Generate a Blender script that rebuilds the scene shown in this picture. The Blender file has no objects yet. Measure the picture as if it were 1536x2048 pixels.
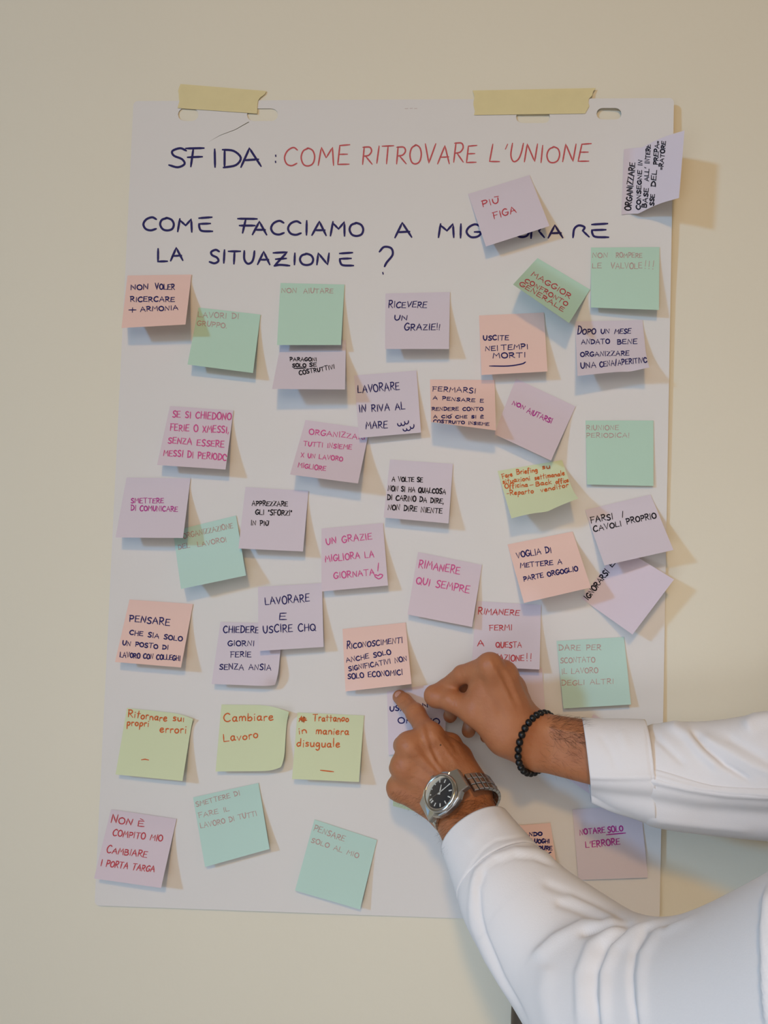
import bpy, math, random
import numpy as np
from mathutils import Vector, Matrix
from mathutils.bvhtree import BVHTree
from mathutils.geometry import delaunay_2d_cdt

sc = bpy.context.scene
col = sc.collection
random.seed(7)

# ------------------------------------------------------------------ camera
F, CX, CY, Z0 = 1550.0, 768.0, 1024.0, 1.62      # focal length in pixels of the 1536x2048 frame
RX, RY, RZ = -0.0438, 0.0397, 0.0264
CAMP = np.array([0.0329, 0.0556, -0.8952])       # x right, y down, z into the wall


def rot(rx, ry, rz):
    c, s = math.cos, math.sin
    X = np.array([[1, 0, 0], [0, c(rx), -s(rx)], [0, s(rx), c(rx)]])
    Y = np.array([[c(ry), 0, s(ry)], [0, 1, 0], [-s(ry), 0, c(ry)]])
    Z = np.array([[c(rz), -s(rz), 0], [s(rz), c(rz), 0], [0, 0, 1]])
    return Z @ Y @ X


RM = rot(RX, RY, RZ)


def tob(v):                                      # fit axes -> blender axes (direction)
    return np.array([v[0], v[2], -v[1]])


RIGHT, DOWN, FWD = tob(RM[0]), tob(RM[1]), tob(RM[2])
CAM = np.array([CAMP[0], CAMP[2], Z0 - CAMP[1]])
cam_d = bpy.data.cameras.new('camera')
cam = bpy.data.objects.new('camera', cam_d)
col.objects.link(cam)
cam_d.sensor_fit = 'VERTICAL'
cam_d.sensor_height = 36.0
cam_d.lens = F * 36.0 / 2048.0
cam_d.clip_start = 0.02
cam.matrix_world = Matrix(((RIGHT[0], -DOWN[0], -FWD[0], CAM[0]), (RIGHT[1], -DOWN[1], -FWD[1], CAM[1]),
                           (RIGHT[2], -DOWN[2], -FWD[2], CAM[2]), (0, 0, 0, 1)))
sc.camera = cam

# ------------------------------------------------------------------ light
world = bpy.data.worlds.new('room_light')
sc.world = world
world.use_nodes = True
bg = world.node_tree.nodes['Background']
bg.inputs[0].default_value = (1.0, 0.85, 0.64, 1)
bg.inputs[1].default_value = 0.16


def area(name, loc, target, size, power, color, spread=180):
    d = bpy.data.lights.new(name, 'AREA')
    d.shape = 'DISK'
    d.size = size
    d.energy = power
    d.color = color
    d.spread = math.radians(spread)
    o = bpy.data.objects.new(name, d)
    o.location = loc
    o.rotation_euler = (Vector(target) - Vector(loc)).to_track_quat('-Z', 'Y').to_euler()
    col.objects.link(o)
    return o


area('ceiling_lamp_light', (-0.12, -2.65, Z0 + 1.40), (0.12, -.3, Z0 - .8), 0.24, 20.0, (1.0, 0.60, 0.20))
area('window_light', (-3.3, -3.3, Z0 + 1.15), (0.4, 0, Z0 - .2), 0.40, 72.0, (0.24, 0.56, 0.95))
area('rear_fill_light', (-0.22, -1.9, Z0 + 0.30), (0.40, 0, Z0 - .65), 0.9, 2.3, (0.95, 0.95, 0.97), 100)  # added fill behind the camera, no real window; lifts the arm shadows
area('low_fill_light', (-0.8, -2.0, Z0 - 0.85), (0.50, 0, Z0 - .33), 0.9, 0.8, (0.84, 0.91, 1.0), 55)  # invented soft fill from low left, brightens the sheet between the sleeves

vs = sc.view_settings
vs.view_transform = 'Standard'
vs.look = 'None'
vs.gamma = 1.0
vs.use_curve_mapping = False
vs.exposure = 0.13
sc.display_settings.display_device = 'sRGB'


# ------------------------------------------------------------------ helpers
def P(px, py, h):
    """Point at distance h in front of the wall (y = -h) seen at a pixel."""
    d = RIGHT * ((px - CX) / F) + DOWN * ((py - CY) / F) + FWD
    t = (-h - CAM[1]) / d[1]
    return CAM + d * t


def ray(px, py):
    d = RIGHT * ((px - CX) / F) + DOWN * ((py - CY) / F) + FWD
    return d / np.linalg.norm(d)


def project(p):
    q = np.asarray(p) - CAM
    z = q @ FWD
    return np.stack([CX + F * (q @ RIGHT) / z, CY + F * (q @ DOWN) / z], -1)


def mk(name, verts, faces, mat, parent=None, smooth=True, origin=None):
    verts = np.asarray(verts, float)
    me = bpy.data.meshes.new(name)
    o = bpy.data.objects.new(name, me)
    c = verts.mean(0) if origin is None else np.asarray(origin, float)
    me.from_pydata((verts - c).tolist(), [], [tuple(int(i) for i in f) for f in faces])
    me.validate()
    me.update()
    if smooth:
        me.polygons.foreach_set('use_smooth', [True] * len(me.polygons))
    if mat:
        me.materials.append(mat)
    col.objects.link(o)
    o['org'] = [float(v) for v in c]
    if parent is not None:
        o.parent = parent
        o.location = Vector(c) - Vector(parent['org'])
    else:
        o.location = Vector(c)
    return o


def empty(name, loc):
    o = bpy.data.objects.new(name, None)
    o.empty_display_size = 0.02
    o.location = Vector(loc)
    o['org'] = [float(v) for v in loc]
    col.objects.link(o)
    return o


def tag(o, label=None, cat=None, group=None, kind=None):
    if label:
        o['label'] = label
    if cat:
        o['category'] = cat
    if group:
        o['group'] = group
    if kind:
        o['kind'] = kind
    return o


class MB:
    """collects shapes into one mesh"""

    def __init__(self):
        self.v, self.f = [], []

    def add(self, v, f):
        n = len(self.v)
        self.v.extend([tuple(map(float, p)) for p in v])
        self.f.extend([tuple(i + n for i in q) for q in f])

    def build(self, name, mat, parent=None, smooth=True, origin=None):
        return mk(name, self.v, self.f, mat, parent, smooth, origin)


def slab(front, faces, per, th):
    """thin sheet: front, back and a separate rim so that the faces shade cleanly"""
    n, m = len(front), len(per)
    back = front + np.array([0, th, 0])
    v = np.vstack([front, back, front[per], back[per]])
    f = list(faces) + [tuple(reversed([i + n for i in q])) for q in faces]
    f += [(2 * n + k, 2 * n + k + m, 2 * n + (k + 1) % m + m, 2 * n + (k + 1) % m) for k in range(m)]
    return v, f


def grid_faces(nu, nv, off=0, wrap=False):
    fs = []
    for j in range(nv - 1):
        for i in range(nu if wrap else nu - 1):
            a = off + j * nu + i
            b = off + j * nu + (i + 1) % nu
            fs.append((a, b, b + nu, a + nu))
    return fs


def bvh_of(o):
    off = np.array(o['org'])
    vs_ = [tuple(np.array(v.co) + off) for v in o.data.vertices]
    return BVHTree.FromPolygons(vs_, [tuple(p.vertices) for p in o.data.polygons])


# ------------------------------------------------------------------ materials
def srgb(r, g, b):
    def f(c):
        c /= 255.0
        return c / 12.92 if c <= 0.04045 else ((c + 0.055) / 1.055) ** 2.4
    return (f(r), f(g), f(b), 1)


def material(name, color, rough=0.6, var=0.0, scale=40.0, bump=0.0, bscale=None, metallic=0.0, spec=0.3,
             sss=0.0, alpha=1.0, translucent=0.0, var_col=None, detail=3.0):
    m = bpy.data.materials.new(name)
    m.use_nodes = True
    nt = m.node_tree
    b = nt.nodes['Principled BSDF']
    b.inputs['Roughness'].default_value = rough
    b.inputs['Metallic'].default_value = metallic
    b.inputs['Specular IOR Level'].default_value = spec
    b.inputs['Base Color'].default_value = color if len(color) == 4 else (*color, 1)
    if alpha < 1:
        b.inputs['Alpha'].default_value = alpha
    if sss:
        b.inputs['Subsurface Weight'].default_value = sss
        b.inputs['Subsurface Radius'].default_value = (0.9, 0.35, 0.18)
        b.inputs['Subsurface Scale'].default_value = 0.004
    tc = nt.nodes.new('ShaderNodeTexCoord')
    if var or var_col:
        n = nt.nodes.new('ShaderNodeTexNoise')
        n.inputs['Scale'].default_value = scale
        n.inputs['Detail'].default_value = detail
        nt.links.new(tc.outputs['Object'], n.inputs['Vector'])
        mx = nt.nodes.new('ShaderNodeMix')
        mx.data_type = 'RGBA'
        c = np.array(color[:3])
        c2 = np.array(var_col[:3]) if var_col else c * (1 - var)
        mx.inputs[6].default_value = (*(c * (1 + var) if not var_col else c), 1)
        mx.inputs[7].default_value = (*c2, 1)
        nt.links.new(n.outputs['Fac'], mx.inputs[0])
        nt.links.new(mx.outputs[2], b.inputs['Base Color'])
    if bump:
        n2 = nt.nodes.new('ShaderNodeTexNoise')
        n2.inputs['Scale'].default_value = bscale or scale
        n2.inputs['Detail'].default_value = 4.0
        nt.links.new(tc.outputs['Object'], n2.inputs['Vector'])
        bp = nt.nodes.new('ShaderNodeBump')
        bp.inputs['Strength'].default_value = 1.0
        bp.inputs['Distance'].default_value = bump
        nt.links.new(n2.outputs['Fac'], bp.inputs['Height'])
        nt.links.new(bp.outputs['Normal'], b.inputs['Normal'])
    if translucent:
        tr = nt.nodes.new('ShaderNodeBsdfTranslucent')
        tr.inputs[0].default_value = color if len(color) == 4 else (*color, 1)
        ms = nt.nodes.new('ShaderNodeMixShader')
        ms.inputs[0].default_value = translucent
        nt.links.new(b.outputs[0], ms.inputs[1])
        nt.links.new(tr.outputs[0], ms.inputs[2])
        nt.links.new(ms.outputs[0], nt.nodes['Material Output'].inputs[0])
    return m


M = {}
M['wall'] = material('wall_paint', (0.80, 0.75, 0.615), 0.85, var=0.015, scale=6, bump=0.00025, bscale=160, spec=0.15)
M['floor'] = material('floor_tiles', (0.60, 0.59, 0.58), 0.5, var=0.1, scale=5)
M['paper'] = material('sheet_paper', (0.755, 0.728, 0.70), 0.8, var=0.006, scale=30, bump=0.00008, bscale=300, spec=0.15)
M['tape'] = material('masking_tape', (0.86, 0.75, 0.42), 0.7, var=0.05, scale=60, bump=0.0001, bscale=200, alpha=0.82)
PC = {'L': (0.745, 0.665, 0.725), 'P': (0.90, 0.635, 0.555), 'G': (0.545, 0.76, 0.62), 'Y': (0.72, 0.78, 0.51),
      'B': (0.56, 0.77, 0.69), 'Q': (0.755, 0.645, 0.70)}
for k_, n_ in (('L', 'lilac_note_paper'), ('P', 'peach_note_paper'), ('G', 'mint_note_paper'), ('Y', 'yellow_note_paper'),
               ('B', 'aqua_note_paper'), ('Q', 'pink_note_paper')):
    M[k_] = material(n_, PC[k_], 0.75, var=0.012, scale=25, bump=0.00006, bscale=350, spec=0.15, translucent=0.10)
for k_, c_ in (('ik', (0.012, 0.010, 0.018)), ('in', (0.020, 0.017, 0.115)), ('im', (0.62, 0.09, 0.28)), ('ir', (0.50, 0.055, 0.075)),
               ('it', (0.49, 0.35, 0.32)), ('io', (0.60, 0.13, 0.03)), ('ih', (0.55, 0.10, 0.11)), ('iu', (0.45, 0.04, 0.28))):
    nm = {'ik': 'black_ink', 'in': 'navy_ink', 'im': 'pink_ink', 'ir': 'red_ink', 'it': 'faded_red_ink', 'io': 'orange_ink',
          'ih': 'red_marker_ink', 'iu': 'magenta_ink'}[k_]
    M[k_] = material(nm, c_, 0.6, var=0.25, scale=900, spec=0.2)
M['skin'] = material('skin', (0.46, 0.195, 0.088), 0.48, scale=70, bump=0.0004, bscale=300, spec=0.35, sss=0.18,
                     var_col=(0.37, 0.13, 0.054), detail=4)
M['nail'] = material('fingernail', (0.60, 0.31, 0.24), 0.3, spec=0.5)
M['hair'] = material('arm_hair', (0.075, 0.035, 0.018), 0.6)
M['shirt'] = material('white_shirt_cotton', (0.85, 0.825, 0.825), 0.85, var=0.01, scale=900, bump=0.00012, bscale=900, spec=0.15,
                      translucent=0.08)
M['steel'] = material('brushed_steel', (0.55, 0.535, 0.51), 0.32, metallic=1.0, var=0.06, scale=300)
M['polish'] = material('polished_steel', (0.60, 0.585, 0.56), 0.18, metallic=1.0)
M['dial'] = material('black_dial', (0.018, 0.02, 0.026), 0.35, spec=0.4)
M['lume'] = material('pale_marker', (0.62, 0.64, 0.62), 0.4)
M['bead'] = material('black_bead', (0.006, 0.006, 0.0065), 0.35, bump=0.0001, bscale=500, spec=0.4)
M['trousers'] = material('dark_trousers', (0.03, 0.032, 0.04), 0.85, var=0.1, scale=200)
M['wood'] = material('dark_wood', (0.085, 0.060, 0.042), 0.5, var=0.25, scale=30)


def glass():
    m = bpy.data.materials.new('watch_crystal')
    m.use_nodes = True
    nt = m.node_tree
    nt.nodes.remove(nt.nodes['Principled BSDF'])
    t = nt.nodes.new('ShaderNodeBsdfTransparent')
    g = nt.nodes.new('ShaderNodeBsdfGlossy')
    g.inputs['Roughness'].default_value = 0.03
    fr = nt.nodes.new('ShaderNodeFresnel')
    fr.inputs['IOR'].default_value = 1.5
    ms = nt.nodes.new('ShaderNodeMixShader')
    nt.links.new(fr.outputs[0], ms.inputs[0])
    nt.links.new(t.outputs[0], ms.inputs[1])
    nt.links.new(g.outputs[0], ms.inputs[2])
    nt.links.new(ms.outputs[0], nt.nodes['Material Output'].inputs[0])
    return m


M['glass'] = glass()

# ------------------------------------------------------------------ setting
def box(x0, x1, y0, y1, z0, z1):
    v = [(x, y, z) for z in (z0, z1) for y in (y0, y1) for x in (x0, x1)]
    f = [(0, 2, 3, 1), (4, 5, 7, 6), (0, 1, 5, 4), (2, 6, 7, 3), (0, 4, 6, 2), (1, 3, 7, 5)]
    return v, f


tag(mk('wall_back', *box(-2.2, 2.2, 0, 0.12, 0, 2.75), M['wall'], smooth=False), 'cream painted wall behind the flip chart sheet', 'wall',
    kind='structure')
tag(mk('floor', *box(-2.2, 2.2, -2.6, 0.12, -0.08, 0), M['floor'], smooth=False), 'floor below the cream wall', 'floor', kind='structure')

# ------------------------------------------------------------------ flip chart sheet
SH = [(267, 202), (1348, 196), (1319, 1851), (189, 1811)]      # TL TR BR BL


def bil(c, u, v):
    a = np.array(c, float)
    return (a[0] * (1 - u) + a[1] * u) * (1 - v) + (a[3] * (1 - u) + a[2] * u) * v


def inv_bil(c, px, py):
    u, v = 0.5, 0.5
    a = np.array(c, float)
    for _ in range(8):
        p = bil(c, u, v)
        du = (a[1] - a[0]) * (1 - v) + (a[2] - a[3]) * v
        dv = (a[3] - a[0]) * (1 - u) + (a[2] - a[1]) * u
        r = np.array([px, py]) - p
        d = np.linalg.solve(np.array([du, dv]).T, r)
        u += d[0]
        v += d[1]
    return u, v


def sheet_gap(u, v):
    """how far the paper stands off the wall"""
    e = np.interp(v, [0, .04, .16, .24, .45, .65, .8, 1], [.009, .0105, .0095, .0062, .0042, .0022, .0048, .0058])
    g = .0012 + e * max(0, (u - .80) / .20) ** 2.0
    g += .0016 * max(0, (.10 - u) / .10) ** 2
    g += .0022 * max(0, (v - .93) / .07) ** 2
    g += .0008 * (1 + math.sin(u * 9 + v * 5)) * (.5 + .5 * math.sin(v * 7 + 1))
    f = min(1, .35 + v * 9)
    w = min(1, max(0, (u - .25) / .35))
    return g * (f + (1 - f) * w)


def gap_px(px, py):
    u, v = inv_bil(SH, px, py)
    if not (-.01 < u < 1.01 and -.01 < v < 1.01):
        return 0.0
    return sheet_gap(min(1, max(0, u)), min(1, max(0, v)))


def slot(x0, y0, x1, y1, n=7):
    r = (y1 - y0) / 2
    pts = []
    for k in range(n):
        a = math.pi / 2 + math.pi * k / (n - 1)
        pts.append((x0 + r + r * math.cos(a), (y0 + y1) / 2 - r * math.sin(a)))
    for k in range(n):
        a = -math.pi / 2 + math.pi * k / (n - 1)
        pts.append((x1 - r + r * math.cos(a), (y0 + y1) / 2 - r * math.sin(a)))
    return pts


holes = [slot(356, 216, 397, 242), slot(494, 217, 556, 242), slot(1032, 222, 1100, 246), slot(1193, 216, 1243, 239),
         [(497, 243.4), (470, 259), (440, 270.3), (415, 285), (440, 271.2), (470, 260.2), (498.2, 244.6)]]


def build_sheet():
    W, H = 1083.0, 1625.0
    uvs, edges = [], []

    def loop(pts):
        n0 = len(uvs)
        uvs.extend(pts)
        n = len(pts)
        edges.extend([(n0 + i, n0 + (i + 1) % n) for i in range(n)])
    out = []
    r = 9.0
    for cx_, cy_, a0 in ((r, r, 180), (W - r, r, 270), (W - r, H - r, 0), (r, H - r, 90)):
        for k in range(5):
            a = math.radians(a0 + 90 * k / 4)
            out.append((cx_ + r * math.cos(a), cy_ + r * math.sin(a)))
    full = []
    for i, p in enumerate(out):
        q = out[(i + 1) % len(out)]
        L = math.dist(p, q)
        n = max(1, int(L / 22))
        for k in range(n):
            full.append((p[0] + (q[0] - p[0]) * k / n, p[1] + (q[1] - p[1]) * k / n))
    loop(full)
    hp = []
    for h in holes:
        hh = [(lambda t: (t[0] * W, t[1] * H))(inv_bil(SH, *p)) for p in h]
        hp.append(hh)
        loop(hh)
    for j in range(1, 74):
        for i in range(1, 50):
            uvs.append((W * i / 50, H * j / 74))
    vv, ee, ff, *_ = delaunay_2d_cdt([Vector(p) for p in uvs], edges, [], 0, 1e-4)

    def inside(p, poly):
        x, y = p
        c = False
        for i in range(len(poly)):
            x0, y0 = poly[i]
            x1, y1 = poly[i - 1]
            if (y0 > y) != (y1 > y) and x < (x1 - x0) * (y - y0) / (y1 - y0) + x0:
                c = not c
        return c
    faces = []
    for f in ff:
        c = (sum(vv[i][0] for i in f) / len(f), sum(vv[i][1] for i in f) / len(f))
        if any(inside(c, h) for h in hp) or not inside(c, full):
            continue
        faces.append(f)
    front = []
    for p in vv:
        u, v = p[0] / W, p[1] / H
        px = bil(SH, u, v)
        front.append(P(px[0], px[1], sheet_gap(u, v)))
    n = len(front)
    front = np.array(front)
    # orient towards the room
    fo = []
    for f in faces:
        a, b, c = front[f[0]], front[f[1]], front[f[2]]
        fo.append(tuple(f) if np.cross(b - a, c - a)[1] < 0 else tuple(reversed(f)))
    cnt = {}
    for f in fo:
        for i in range(len(f)):
            e = (f[i], f[(i + 1) % len(f)])
            cnt[e] = 1
    rim = [(a, b) for (a, b) in cnt if (b, a) not in cnt]
    back = front + np.array([0, 0.00022, 0])
    verts = list(front) + list(back)
    side = []
    for a, b in rim:
        k = len(verts)
        verts += [front[a], front[b], back[b], back[a]]
        side.append((k, k + 3, k + 2, k + 1))
    return mk('flip_chart_sheet', np.array(verts), fo + [tuple(reversed([i + n for i in f])) for f in fo] + side, M['paper'])


sheet = build_sheet()
tag(sheet, 'large white flip chart sheet taped to the cream wall, headed SFIDA', 'paper sheet')
SHEET_BVH = bvh_of(sheet)

# ------------------------------------------------------------------ handwriting
GL = {
    'A': (.78, '0,0 .37,1 .76,0;.12,.36 .68,.38'), 'B': (.62, '0,0 .02,1;~.02,1 .42,.95 .5,.75 .32,.56 .03,.53;~.03,.53 .5,.5 .62,.25 .4,.03 0,0'),
    'C': (.7, '~.68,.86 .45,1 .14,.82 0,.45 .14,.1 .42,0 .7,.13'), 'D': (.7, '.04,0 .06,1;~-.02,1 .42,.93 .7,.55 .5,.14 0,0'),
    'E': (.62, '.6,1 .06,.96 0,.02 .62,.03;.03,.52 .5,.53'), 'F': (.62, '0,.98 .66,1;.12,.98 .06,0;.08,.5 .52,.52'),
    'G': (.72, '~.68,.86 .42,1 .12,.78 0,.4 .2,.04 .5,.04 .68,.22 .7,.42;.4,.42 .76,.42'), 'H': (.66, '.02,0 .05,1;.64,1 .62,0;.04,.5 .63,.53'),
    'I': (.16, '.08,0 .09,1'), 'L': (.58, '.04,1 0,.03 .58,.02'), 'M': (.85, '0,0 .13,1 .42,.42 .74,1 .84,0'),
    'N': (.68, '0,0 .06,1 .6,.02 .66,1'), 'O': (.74, '~.38,1 .1,.85 0,.48 .14,.1 .4,0 .66,.14 .74,.52 .62,.86 .38,1 .28,.98'),
    'P': (.6, '.04,0 .06,1;~-.02,.98 .44,.96 .58,.72 .4,.48 .06,.44'), 'Q': (.76, '~.38,1 .1,.85 0,.48 .14,.1 .4,0 .66,.14 .74,.52 .62,.86 .38,1;.45,.28 .8,-.08'),
    'R': (.66, '.04,0 .06,1;~-.02,.98 .42,.98 .56,.75 .4,.52 .08,.46;.2,.46 .66,0'), 'S': (.6, '~.6,.88 .38,1 .1,.84 .16,.6 .46,.43 .56,.18 .32,0 0,.1'),
    'T': (.74, '0,.98 .74,1;.38,.98 .34,0'), 'U': (.66, '~.02,1 .03,.35 .24,0 .5,.12 .62,.5 .66,1'), 'V': (.66, '0,1 .3,0 .68,1'),
    'X': (.6, '0,1 .6,0;.6,1 0,0'), 'Z': (.64, '.02,1 .6,.98 0,.02 .66,.02'),
    'W': (.9, '0,1 .2,0 .45,.7 .66,0 .9,1'), 'J': (.5, '~.45,1 .45,.3 .25,0 0,.15'), 'K': (.6, '.03,0 .04,1;.58,1 .06,.45 .62,0'),
    'Y': (.6, '0,1 .3,.5;.62,1 .25,0'),
    '1': (.8, '0,0 .1,1;.1,.9 .42,.5 .72,1 .76,0'), '2': (.72, '0,.98 .7,1.05;0,.55 .62,.58;~0,.55 .02,.28 .16,.03 .74,0'),
    '3': (.8, '0,1.02 .82,1.04;.34,1 .22,0;.08,.52 .74,.55'), '4': (.68, '.02,.98 .6,1 .06,.04;~.06,.04 .3,.1 .7,.02;.12,.52 .56,.55'),
    '5': (.7, '~0,0 .05,.7 .25,1 .5,.85 .42,.55;.42,.55 .7,.05'),
    '!': (.1, '.06,1 .04,.3;.04,.04 .05,0'), '?': (.55, '~0,.82 .2,1 .5,.95 .55,.7 .3,.42 .2,.26;.12,.02 .13,-.02'), ':': (.1, '.05,.55 .06,.5;.05,.1 .06,.05'),
    '.': (.1, '.04,.04 .06,0'), ',': (.12, '.08,.08 .0,-.18'), '-': (.4, '.02,.4 .38,.42'), '=': (.4, '0,.55 .4,.57;0,.3 .4,.32'), "'": (.14, '.1,1.1 .02,.82'),
    '"': (.26, '.04,1.05 .02,.8;.2,1.05 .18,.8'), '+': (.8, '0,.4 .8,.42;.42,.8 .38,-.02'), '/': (.4, '0,-.15 .4,1.15'), ' ': (.5, ''), '(': (.2, '~.2,1.05 0,.6 .2,0'),
    '\u00d9': (.66, '~.02,.85 .03,.3 .24,0 .5,.1 .62,.45 .66,.85;.3,1.12 .75,1.05'), '\u00c8': (.62, '.6,.9 .06,.88 0,.02 .62,.03;.03,.48 .5,.5;.22,1.28 .5,1.08'),
    '\u00d2': (.7, '~.38,.9 .1,.75 0,.42 .14,.08 .4,0 .66,.14 .7,.5 .58,.8 .38,.9;.6,1.25 .9,1.5'),
    'a': (.5, '~.44,.5 .2,.54 .02,.3 .12,.03 .34,.1 .45,.45;~.45,.52 .4,.1 .54,.02'), 'b': (.46, '.06,1 0,.02;~.02,.3 .28,.54 .46,.3 .3,.02 0,.06'),
    'c': (.4, '~.4,.45 .2,.55 0,.28 .15,.02 .42,.1'), 'd': (.5, '~.42,.45 .2,.52 0,.25 .15,0 .42,.2;.5,1.05 .42,.05'),
    'e': (.44, '~0,.25 .36,.34 .34,.52 .12,.5 0,.22 .16,.0 .46,.1'), 'f': (.4, '~.42,.95 .22,1 .12,.6 .06,-.25;0,.5 .36,.54'),
    'g': (.48, '~.42,.45 .2,.54 .02,.3 .16,.06 .42,.3;~.44,.5 .4,-.2 .2,-.42 0,-.3'), 'i': (.12, '.06,.5 .05,0;.05,.78 .1,.8'),
    'k': (.44, '.04,1 0,0;.4,.52 .04,.24 .44,0'), 'l': (.14, '.08,1.05 .05,0'), 'm': (.72, '.02,0 .02,.5;~.02,.36 .2,.54 .33,.4 .34,0;~.34,.36 .52,.54 .68,.4 .7,0'),
    'n': (.46, '.02,0 .02,.5;~.02,.34 .22,.54 .42,.38 .46,0'), 'o': (.46, '~.24,.54 .04,.4 .02,.14 .22,0 .42,.14 .44,.4 .24,.54'),
    'p': (.46, '.06,.52 0,-.45;~.04,.4 .28,.56 .46,.34 .28,.06 .04,.1'), 'q': (.46, '~.42,.45 .2,.54 .02,.3 .16,.04 .42,.3;.44,.5 .4,-.4'),
    'r': (.34, '.04,0 .02,.5;~.02,.32 .16,.52 .36,.5'), 's': (.36, '~.36,.5 .12,.54 .06,.36 .3,.24 .28,.04 0,.02'), 't': (.4, '.2,.95 .16,0;0,.6 .42,.63'),
    'u': (.46, '~.02,.52 .04,.12 .2,0 .4,.16 .44,.52;.44,.52 .46,0'), 'v': (.42, '0,.52 .18,0 .44,.54'), 'z': (.42, '0,.52 .4,.5 0,.02 .44,.04'),
}


def catmull(pts, sub=4):
    pts = np.array(pts, float)
    if len(pts) < 3:
        return pts
    q = np.vstack([2 * pts[0] - pts[1], pts, 2 * pts[-1] - pts[-2]])
    out = []
    for i in range(1, len(q) - 2):
        for k in range(sub):
            t = k / sub
            a, b, c, d = q[i - 1], q[i], q[i + 1], q[i + 2]
            out.append(.5 * ((2 * b) + (c - a) * t + (2 * a - 5 * b + 4 * c - d) * t * t + (3 * b - a - 3 * c + d) * t ** 3))
    out.append(q[-2])
    return np.array(out)


def glyph(ch):
    w, s = GL[ch]
    st = []
    for part in s.split(';'):
        part = part.strip()
        if not part:
            continue
        sm = part[0] == '~'
        pts = [tuple(map(float, p.split(','))) for p in part.lstrip('~').split()]
        st.append(catmull(pts) if sm else np.array(pts))
    return w, st


def text_strokes(text, x0, y0, x1, y1, h, jit=.05, slant=0.0, big=1.0):
    """single-stroke letters between two baseline points (pixels)"""
    w = [GL[c][0] for c in text]
    gap = .22
    tot = sum(w) + gap * (len(text) - 1)
    L = math.dist((x0, y0), (x1, y1))
    ex = np.array([x1 - x0, y1 - y0]) / L
    ey = np.array([ex[1], -ex[0]])                     # up
    sx = L / tot
    out, x = [], 0.0
    for n_, (c, cw) in enumerate(zip(text, w)):
        _, st = glyph(c)
        hh = h * random.uniform(1 - jit * 1.5, 1 + jit * 1.5) * (big if n_ == 0 else 1)
        dy = h * random.uniform(-jit, jit)
        ro = random.uniform(-jit, jit) * .8
        for s in st:
            lx = (x + s[:, 0]) * sx
            ly = s[:, 1] * hh + dy
            lx = lx + (ly * (slant + ro))
            out.append(np.array([x0, y0]) + lx[:, None] * ex + ly[:, None] * ey)
        x += cw + gap
    return out


def ink(name, strokes, bvh, width, mat, parent, off=0.00022):
    width = width * 1.28 if parent.name.startswith("sticky") else width * 1.12
    """ribbons of ink lying on the surface that the strokes fall on"""
    mb = MB()
    for s in strokes:
        s = np.asarray(s, float)
        d = [s[0]]
        for p in s[1:]:                                # resample long straight runs
            n = max(1, int(math.dist(d[-1], p) / 6))
            a = d[-1]
            for k in range(1, n + 1):
                d.append(a + (p - a) * k / n)
        s = np.array(d)
        if len(s) < 2:
            continue
        t = np.gradient(s, axis=0)
        t /= np.linalg.norm(t, axis=1)[:, None] + 1e-9
        s[0] -= t[0] * width * .35
        s[-1] += t[-1] * width * .35
        nn = np.stack([-t[:, 1], t[:, 0]], 1) * width / 2
        wv = np.ones(len(s))
        wv[0] = wv[-1] = .6
        rows = []
        for i in range(len(s)):
            pr = []
            for sg in (-1, 1):
                q = s[i] + sg * nn[i] * wv[i]
                dr = ray(*q)
                hit = bvh.ray_cast(Vector(CAM), Vector(dr))
                if hit[0] is None:
                    break
                pr.append(np.array(hit[0]) - dr * off)
            rows.append(pr if len(pr) == 2 else None)
        for i in range(len(rows) - 1):
            if rows[i] is None or rows[i + 1] is None:
                continue
            mb.add([rows[i][0], rows[i][1], rows[i + 1][1], rows[i + 1][0]], [(0, 1, 2, 3)])
    if mb.v:
        return mb.build(name, mat, parent)


def seg(*p):
    return np.array(p, float).reshape(-1, 2)


def T(items, jit=.05):
    out = []
    for it in items:
        if isinstance(it, np.ndarray):
            out.append(it)
        else:
            out += text_strokes(*it[:6], jit=jit, slant=it[6] if len(it) > 6 else 0.0, big=it[7] if len(it) > 7 else 1.0)
    return out


tag(ink('handwriting', T([('S', 338, 333, 371, 334, 39), ('3', 372, 333, 407, 333, 37), ('I', 428, 334, 432, 334, 37), ('D', 447, 334, 482, 334, 36),
                          ('A', 482, 335, 523, 333, 37), (':', 550, 326, 552, 326, 28),
                          ], .035), SHEET_BVH, 4.0, M['in'], sheet), 'navy marker title word')
tag(ink('handwriting', T([
                          ('CO1', 286, 460, 385, 463, 26), ('2', 398, 462, 424, 462, 26), ('3', 475, 465, 512, 466, 27), ('ACCIA1O', 505, 468, 726, 472, 27),
                          ('A', 790, 475, 824, 474, 30), ('1IG', 877, 475, 962, 475, 26), ('LIO', 985, 475, 1058, 475, 27), ('5A', 1062, 476, 1126, 475, 26),
                          ('5', 1146, 474, 1178, 474, 25), ('2', 1184, 474, 1216, 474, 27),
                          ('LA', 316, 523, 366, 521, 25), ('SITUA', 419, 526, 540, 528, 26), ('4', 546, 533, 578, 532, 28), ('ION', 586, 529, 658, 530, 22),
                          ('2', 680, 531, 706, 531, 25), ('?', 760, 545, 786, 545, 52)], .035), SHEET_BVH, 4.0, M['in'], sheet), 'navy marker question in two lines')
tag(ink('handwriting', T([('COME', 568, 330, 698, 330, 38, .08), ('RITROVARE', 724, 328, 952, 325, 36, .1), ("L'UNIONE", 979, 324, 1177, 325, 34, .12)], .05),
        SHEET_BVH, 2.7, M['ih'], sheet), 'red marker handwriting')
ink('pencil_mark', [seg(810, 217.5, 816, 217), seg(820, 217, 825, 216.5), seg(829, 217, 834, 217)], SHEET_BVH, 1.0, M['it'], sheet)

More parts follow.
